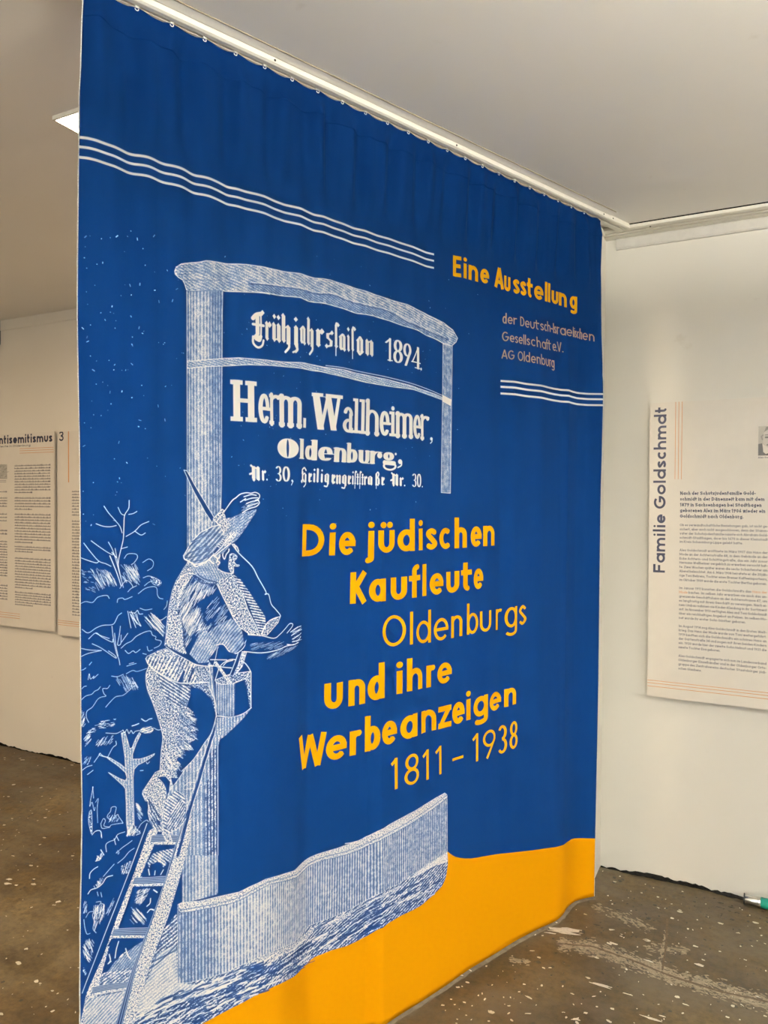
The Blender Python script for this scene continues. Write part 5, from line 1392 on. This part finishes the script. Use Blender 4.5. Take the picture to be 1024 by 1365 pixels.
write_line(cv, 'Alex Goldschmidt', pf(0, -.09), pf(.9, -.09), .0045, .0012)
board('information_board', RX0, RX1, RZ0, RZ1, BY, YW, cv, 'white family history board with upright navy title, on the right wall')

# -- left boards
LY = 3.112
def lp(*p): return on_y(np.array(p, float), LY)
def greek(cv, x0, x1, zs, X, wt, seed, last=.5):
    r = random.Random(seed)
    for i, z in enumerate(zs):
        if z is None: continue
        e = x1 if (i + 1 < len(zs) and zs[i + 1] is not None) else x0 + (x1 - x0) * last
        x = x0
        while x < e:
            L = r.uniform(.010, .045)
            n = max(2, int(L / (X * .55)))
            xe = min(x + L, e)
            pts = [(x + (xe - x) * k / n, z + (X if k % 2 else 0) * r.uniform(.6, 1)) for k in range(n + 1)]
            cv.stroke(pts, wt / 2, (1, 0, 0), val=.8)
            for k in range(int(L / .012)):
                xx = r.uniform(x, xe); cv.stroke([(xx, z), (xx, z + X * 1.5)], wt / 2, (1, 0, 0), val=.7)
            x = xe + X * .6
AX1 = float(lp((71.8, 700))[0][0]); AX0 = AX1 - .80; AZ0, AZ1 = .788, 2.012
cv = Canvas(AX0, AZ0, .80, AZ1 - AZ0, 1000)
a, b2 = lp((0, 592))[0], lp((70.3, 589))[0]
zb = lp((36, 590.3))[0][1]
ends = lp((-8.6, 590), (70.8, 590))
write_line(cv, 'Antisemitismus', (ends[0, 0], zb), (ends[1, 0], zb), .0385, .0125, gap=.15, butt=True)
e = lp((41, 594.2))[0]
write_line(cv, 'in der jüdischen Kaufleute in Oldenburg', (e[0] - .62, e[1] - .002), (e[0], e[1] - .002), .0085, .0022)
for y in (596.2, 599.2, 602.4):
    q = lp((26, y + .6), (71.5, y)); cv.poly([(q[0, 0], q[1, 1] - .0014), (AX1, q[1, 1] - .0014), (AX1, q[1, 1] + .0014), (q[0, 0], q[1, 1] + .0014)], (0, 1, 0), None)
for y in (818.6, 821.6, 824.8):
    q = lp((26.5, y))[0]; cv.poly([(AX0, q[1] - .0014), (q[0], q[1] - .0014), (q[0], q[1] + .0014), (AX0, q[1] + .0014)], (0, 1, 0))
def zcol(fr, rows):
    out = []
    for a, b_, n in rows:
        k = np.linspace(a, b_, n)
        for y in k: out.append(float(lp((40, y))[0][1]))
        out.append(None)
    return out
cx = lp((19.6, 700), (67.2, 700))[:, 0]
rows = [(621, 657, 11), (664.5, 679.5, 5), (686.5, 724, 11), (730, 736.5, 3), (745.5, 785, 12), (791.5, 808, 6)]
greek(cv, cx[0], cx[1], zcol(0, rows), .0058, .0030, 21)
cx2 = lp((9.3, 700))[0][0]
greek(cv, cx2 - (cx[1] - cx[0]), cx2, zcol(0, [(656, 660, 2), (664.5, 679.5, 5), (686.5, 700, 4), (709, 718, 3), (724, 774, 15), (784, 806, 7)]), .0058, .0030, 22)
greek(cv, cx2 - 2 * (cx[1] - cx[0]) + .12, cx2 - (cx[1] - cx[0]) - .03, zcol(0, [(621, 657, 11), (664.5, 700, 10), (709, 806, 27)]), .0058, .0030, 23)
q = lp((9.4, 619), (9.4, 638.5))
cv.poly([(q[0, 0] - .25, q[1, 1]), (q[0, 0], q[1, 1]), (q[0, 0], q[0, 1]), (q[0, 0] - .25, q[0, 1])], (0, 0, .45))
_r2 = random.Random(5)
for k in range(120):
    x = q[0, 0] - _r2.uniform(0, .24); z = _r2.uniform(q[1, 1] + .004, q[0, 1] - .004)
    cv.stroke([(x, z), (x + _r2.uniform(-.02, .02), z + _r2.uniform(-.01, .01))], .0015, (0, 0, _r2.choice([.2, .8])), val=.8)
for dy in (0, 2): 
    zz_ = float(lp((5, 640.5 + dy))[0][1]); cv.stroke([(q[0, 0] - .25, zz_), (q[0, 0] - .01, zz_)], .0016, (1, 0, 0), val=.7)
board('information_board', AX0, AX1, AZ0, AZ1, LY, YWL, cv, 'white board with the heading Antisemitismus, leftmost on the far wall', 'boards on the far left wall')
BX0 = float(lp((77.0, 700))[0][0]); 
cv = Canvas(BX0, .772, .80, 1.236, 1000)
q = lp((78.6, 588), (84.8, 588))
write_line(cv, '3', (q[0, 0], q[0, 1]), (q[1, 0], q[0, 1]), .042, .0095, gap=.0)
q = lp((91.3, 575), (92.0, 643)); cv.poly([(q[0, 0] - .004, 2.01), (q[0, 0] + .004, 2.01), (q[0, 0] + .004, q[1, 1]), (q[0, 0] - .004, q[1, 1])], (0, 1, 0), None)
cxa = float(lp((96, 700))[0][0])
for k, x in enumerate((cxa, cxa + .36)):
    greek(cv, x, x + .33, zcol(0, [(656, 686, 9), (694, 814, 33)]), .0058, .0030, 30 + k)
for y in (827.5, 830.4, 833.2):
    z = float(lp((85, y))[0][1]); cv.poly([(BX0, z - .0014), (BX0 + .8, z - .0014), (BX0 + .8, z + .0014), (BX0, z + .0014)], (0, 1, 0))
board('information_board', BX0, BX0 + .8, .772, 2.008, LY, YWL, cv, 'white board numbered 3, partly hidden behind the left edge of the curtain', 'boards on the far left wall')

# ================================================================== small things
# grey box high on the far wall, its right end just in frame
hx = on_y([(1.8, 443)], YWL)[0]
M_BOX = plain('grey_plastic', (.22, .23, .21), .5, var=.05)
r = empty('wall_box', (hx[0] - .12, YWL, hx[1] - .085))
boxes('casing', [(-.12, .12, -.05, 0, 0, .17)], M_BOX, r, bev=.012)
boxes('lens', [(-.10, .10, -.056, -.049, .03, .14)], M_TRIMG, r, bev=.003)
tag(r, 'small grey box fixed high on the far left wall, at the frame edge', 'emergency light')

# tube lying against the right wall: black disc end, chrome length, green sleeve
def cyl(bm, x0, x1, rad, seg=28, rad2=None):
    rr = bmesh.ops.create_cone(bm, cap_ends=True, segments=seg, radius1=rad, radius2=rad2 or rad, depth=x1 - x0)
    bmesh.ops.rotate(bm, cent=(0, 0, 0), matrix=Matrix.Rotation(math.pi / 2, 3, 'Y'), verts=rr['verts'])
    bmesh.ops.translate(bm, vec=((x0 + x1) / 2, 0, 0), verts=rr['verts'])
RD = .0215
tx = on_z([(991.5, 1204)], RD)[0]
ty = YW - .045
tx = on_y([(991.5, 1204)], ty)[0][0]
r = empty('tube', (tx, ty, 0), math.radians(-1.2))
M_CHR, ntc, bc = mat('chrome'); bc.inputs['Metallic'].default_value = 1; bc.inputs['Roughness'].default_value = .16
ntc.links.new(ramp_node(ntc, noise(ntc, coords(ntc), 40), [(.3, (.62, .61, .58)), (.7, (.72, .71, .68))]).outputs[0], bc.inputs['Base Color'])
M_GRN = plain('green_plastic', (.0, .17, .125), .32, var=.08, bmp=.05)
M_BLK = plain('black_plastic', (.012, .012, .012), .5)
def cpart(n, args, m, bev=.001):
    bm = bmesh.new()
    for a in args: cyl(bm, *a)
    me = mesh_of(bm, n, True)
    o = link(n, me, m, r, (0, 0, RD + .0005))
    es = o.modifiers.new('edge', 'BEVEL'); es.width = bev; es.segments = 2; es.limit_method = 'ANGLE'
    return o
cpart('end_disc', [(0, .004, RD)], M_BLK)
cpart('chrome_tube', [(.004, .062, RD * .86), (.050, .058, RD * .9)], M_CHR)
cpart('green_sleeve', [(.060, .52, RD * .95), (.50, .54, RD)], M_GRN)
tag(r, 'green and chrome tube with black end disc, on the floor along the right wall', 'tube')

# ---- paint spots and scrapes on the floor
def blob(vs, fs, x, y, rad, r, asp=1.0, ang=0.0, z=.0009, n=9):
    i0 = len(vs); ca, sa = math.cos(ang), math.sin(ang)
    vs.append((x, y, z + .0006))
    for k in range(n):
        a = 2 * math.pi * k / n; q = rad * r.uniform(.55, 1.15)
        u, v = math.cos(a) * q * asp, math.sin(a) * q
        vs.append((x + u * ca - v * sa, y + u * sa + v * ca, z))
    for k in range(n):
        a, b_ = i0 + 1 + k, i0 + 1 + (k + 1) % n
        fs.append((i0, a, b_))
    j0 = len(vs)
    for k in range(n):
        q = vs[i0 + 1 + k]; vs.append((q[0], q[1], -.001))
    for k in range(n):
        a, b_ = i0 + 1 + k, i0 + 1 + (k + 1) % n
        fs.append((a, j0 + k, j0 + (k + 1) % n, b_))
def stuff(name, vs, fs, m, label, cat):
    me = bpy.data.meshes.new(name); me.from_pydata(vs, [], fs); me.update()
    return tag(link(name, me, m, FLOOR), label, None, kind='stuff')
M_SPOT = plain('white_paint', (.50, .47, .42), .6, var=.15, scale=90)
M_SPOTD = plain('black_spots', (.022, .019, .017), .6, var=.4, scale=90)
M_MORT = plain('pale_scrapes', (.21, .178, .13), .8, var=.3, scale=60)
rnd = random.Random(12)
def fl(px): return on_z(np.atleast_2d(px), 0)
vs, fs = [], []
def dab(x, y, L, wd, a=0):      # photograph point, length/width in px there
    p = fl((x, y))[0]; q = fl((x + L * math.cos(a), y + L * math.sin(a)))[0]; d = q - p; n_ = math.hypot(*d) + 1e-6
    blob(vs, fs, p[0] + d[0] / 2, p[1] + d[1] / 2, wd, rnd, max(1, n_ / 2 / wd), math.atan2(d[1], d[0]), n=11)
FZ = lambda k, s: P(k, s)
FR['f'] = (3.2, 500, 1180); FR['r'] = (4.197, 780, 1100); FR['q'] = (1.954, 500, 1000)
for s in '718,178,170,.013,.13 735,190,150,.010,.16 770,182,120,.009,.1 720,200,60,.004,.15'.split():
    x, y, L, wd, a = map(float, s.split(',')); p = P('f', '%f,%f' % (x, y))[0]; dab(p[0], p[1], L / 3.2, wd, a)
for s in '925,415,100,.006,.25 640,470,40,.006,.5 835,575,40,.008,-.2 890,545,20,.007,0 985,245,26,.010,.3 660,280,20,.004,0 710,215,10,.004,0 360,385,18,.005,0 385,412,20,.005,.3 345,435,18,.006,0 368,432,8,.005,0 300,400,20,.003,0 280,512,16,.007,0 375,497,16,.006,.4 320,487,10,.004,0 335,510,10,.004,0 400,360,16,.005,.5 712,350,18,.005,.4 740,352,14,.003,0 565,515,14,.004,0 545,478,8,.005,0 577,572,16,.006,.6 480,580,12,.004,0 410,515,8,.004,0 640,548,30,.003,0 940,518,12,.004,0 385,555,8,.003,0 770,160,10,.006,0 985,575,30,.008,.4 608,455,14,.003,0'.split():
    x, y, L, wd, a = map(float, s.split(',')); p = P('f', '%f,%f' % (x, y))[0]; dab(p[0], p[1], L / 3.2, wd * .62, a)
for s in '123,393,12,.006 148,440,10,.005 400,400,16,.006 475,518,26,.008 540,370,12,.005 672,440,8,.004 190,285,12,.006 335,330,6,.004 380,350,6,.004 975,575,10,.004'.split():
    x, y, L, wd = map(float, s.split(',')); p = P('r', '%f,%f' % (x, y))[0]; dab(p[0], p[1], L / 4.2, wd * .7, .2)
for s in '610,500,24,.007 700,545,30,.007 830,555,30,.009 825,508,18,.007 560,605,60,.004 640,630,40,.003 690,690,60,.006 740,690,20,.004 520,700,16,.004 800,660,20,.004 850,545,10,.004 960,545,10,.003 990,640,14,.004'.split():
    x, y, L, wd = map(float, s.split(',')); p = P('q', '%f,%f' % (x, y))[0]; dab(p[0], p[1], L / 1.95, wd * .7, .3)
for (x, y) in ((78, 1202), (55, 1050), (45, 1172), (22, 1180), (10, 1178), (50, 1155), (70, 1321), (48, 1308), (40, 1140), (30, 1013), (70, 1348), (104, 1210), (12, 1172), (18, 1046), (60, 1090), (90, 1240), (35, 1265)):
    p = fl((x, y))[0]; blob(vs, fs, p[0], p[1], rnd.uniform(.003, .009), rnd, rnd.uniform(1, 2), .4)
for k in range(150):
    if rnd.random() < .75: x, y = rnd.uniform(530, 1024), rnd.uniform(1170, 1365)
    else: x, y = rnd.uniform(0, 106), rnd.uniform(1020, 1365)
    p = fl((x, y))[0]
    if (p @ NC) < OFF + .04 and x > 200: continue
    if p[1] > YW - .03: continue
    blob(vs, fs, p[0], p[1], rnd.uniform(.0008, .0028), rnd, rnd.uniform(1, 3), rnd.uniform(0, 3), n=6)
for k in range(300):   # outside the frame, the same floor goes on
    x, y = rnd.uniform(-.5, 3.5), rnd.uniform(-.5, 3.2); 
    blob(vs, fs, x, y, rnd.uniform(.001, .006), rnd, rnd.uniform(1, 2.5), rnd.uniform(0, 3), n=6)
stuff('paint_splatter', vs, fs, M_SPOT, 'white paint splashes and scrapes scattered over the brown concrete floor', 'paint splatter')
vs, fs = [], []
for s in '887,190,20,.013,1.4 745,385,14,.007,0 645,260,8,.007,0 590,400,10,.006,0 880,483,14,.008,0 838,155,8,.008,0 925,165,40,.007,.2 690,195,8,.006,0 620,395,6,.004,0 800,545,8,.004,0 700,400,6,.004,0 555,430,5,.004,0'.split():
    x, y, L, wd, a = map(float, s.split(',')); p = P('f', '%f,%f' % (x, y))[0]; dab(p[0], p[1], L / 3.2, wd * .6, a)
for s in '375,443,30,.010 340,517,34,.012 170,470,36,.006 810,525,30,.011 905,537,18,.009 1010,540,20,.009 670,512,20,.008 265,455,12,.006 280,475,14,.005 228,360,14,.006 235,378,16,.005 230,437,14,.005 605,425,12,.008 740,430,40,.010 800,455,40,.008 730,455,40,.007 975,520,10,.006 850,490,18,.005 520,380,40,.005 540,400,26,.005 660,405,16,.005 695,575,10,.006 150,290,30,.012 185,310,20,.013 375,355,8,.004 335,328,8,.004 150,320,20,.007'.split():
    x, y, L, wd = map(float, s.split(',')); p = P('r', '%f,%f' % (x, y))[0]; dab(p[0], p[1], L / 4.2, wd * .75, .2)
for k in range(300):
    x, y = rnd.uniform(600, 1024), 1165 + abs(rnd.gauss(0, 1)) * 60
    p = fl((x, y))[0]
    if (p @ NC) < OFF + .05 or p[1] > YW - .02: continue
    blob(vs, fs, p[0], p[1], rnd.uniform(.0012, .005), rnd, rnd.uniform(1, 2), rnd.uniform(0, 3), n=7)
stuff('black_spot', vs, fs, M_SPOTD, 'black spots and drips scattered over the concrete floor near the right wall', 'floor stain')
vs, fs = [], []
# pale mortar scrapes along the old joint running to the lower right
def band(pts, half, n, seed):
    r_ = random.Random(seed); q = fl(pts)
    L = np.r_[0, np.cumsum(np.hypot(*np.diff(q, axis=0).T))]
    for k in range(n):
        s = r_.uniform(0, L[-1]); c = np.array([np.interp(s, L, q[:, 0]), np.interp(s, L, q[:, 1])])
        i = min(len(q) - 2, int(np.searchsorted(L, s)) - 1); d = q[i + 1] - q[i]; d /= np.hypot(*d); nn = np.array([-d[1], d[0]])
        c = c + nn * r_.gauss(0, .5) * half
        blob(vs, fs, c[0], c[1], r_.uniform(.0012, .0045), r_, r_.uniform(1, 3.5), math.atan2(d[1], d[0]) + r_.uniform(-.3, .3), z=.0006, n=6)
band([(745, 1256), (800, 1266), (860, 1288), (930, 1311), (1030, 1340)], .045, 1500, 1)
band([(790, 1208), (830, 1222), (870, 1240)], .03, 160, 2)
band([(680, 1280), (706, 1283)], .02, 70, 3)
band([(860, 1262), (920, 1268)], .03, 100, 4)
band([(880, 1290), (884, 1262), (888, 1240)], .008, 60, 5)
stuff('mortar_scrape', vs, fs, M_MORT, 'pale mortar scrapes in a band across the floor at lower right', 'floor stain')

# the old joint in the floor, and light under the hem painted as a pale strip
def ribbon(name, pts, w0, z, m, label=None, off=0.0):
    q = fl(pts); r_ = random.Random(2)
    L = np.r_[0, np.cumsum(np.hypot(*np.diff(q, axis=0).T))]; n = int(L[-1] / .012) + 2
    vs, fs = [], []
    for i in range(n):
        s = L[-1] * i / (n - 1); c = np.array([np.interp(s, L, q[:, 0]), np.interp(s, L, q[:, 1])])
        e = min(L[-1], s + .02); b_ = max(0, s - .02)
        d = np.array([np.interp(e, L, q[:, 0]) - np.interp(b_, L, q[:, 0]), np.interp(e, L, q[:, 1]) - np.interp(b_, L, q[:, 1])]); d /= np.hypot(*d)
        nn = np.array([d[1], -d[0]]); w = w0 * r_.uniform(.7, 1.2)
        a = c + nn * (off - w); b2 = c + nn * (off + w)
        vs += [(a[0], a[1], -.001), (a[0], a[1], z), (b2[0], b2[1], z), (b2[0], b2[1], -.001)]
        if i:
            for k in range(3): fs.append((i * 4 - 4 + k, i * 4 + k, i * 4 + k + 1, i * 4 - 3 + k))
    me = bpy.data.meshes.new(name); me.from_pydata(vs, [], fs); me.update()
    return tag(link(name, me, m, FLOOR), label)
M_GROOVE = plain('joint_dirt', (.085, .062, .038), .8, var=.3, scale=60)
M_HEM_LIGHT = plain('dust_line', (.105, .090, .066), .85, var=.3, scale=40)
ribbon('floor_joint', [(742, 1258), (790, 1262), (850, 1283), (880, 1296), (905, 1305), (960, 1322), (1024, 1336), (1080, 1349)], .0045, .0016, M_GROOVE, 'dark joint line')
ribbon('floor_joint', [(890, 1225), (888, 1262), (883, 1294)], .0035, .0014, M_GROOVE)
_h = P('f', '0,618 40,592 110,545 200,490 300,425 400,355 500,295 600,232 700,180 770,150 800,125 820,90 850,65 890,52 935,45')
ribbon('dust_line', [tuple(p + [1.5, 3.5]) for p in _h], .0085, .0007, M_HEM_LIGHT, 'pale dust line under the hem')
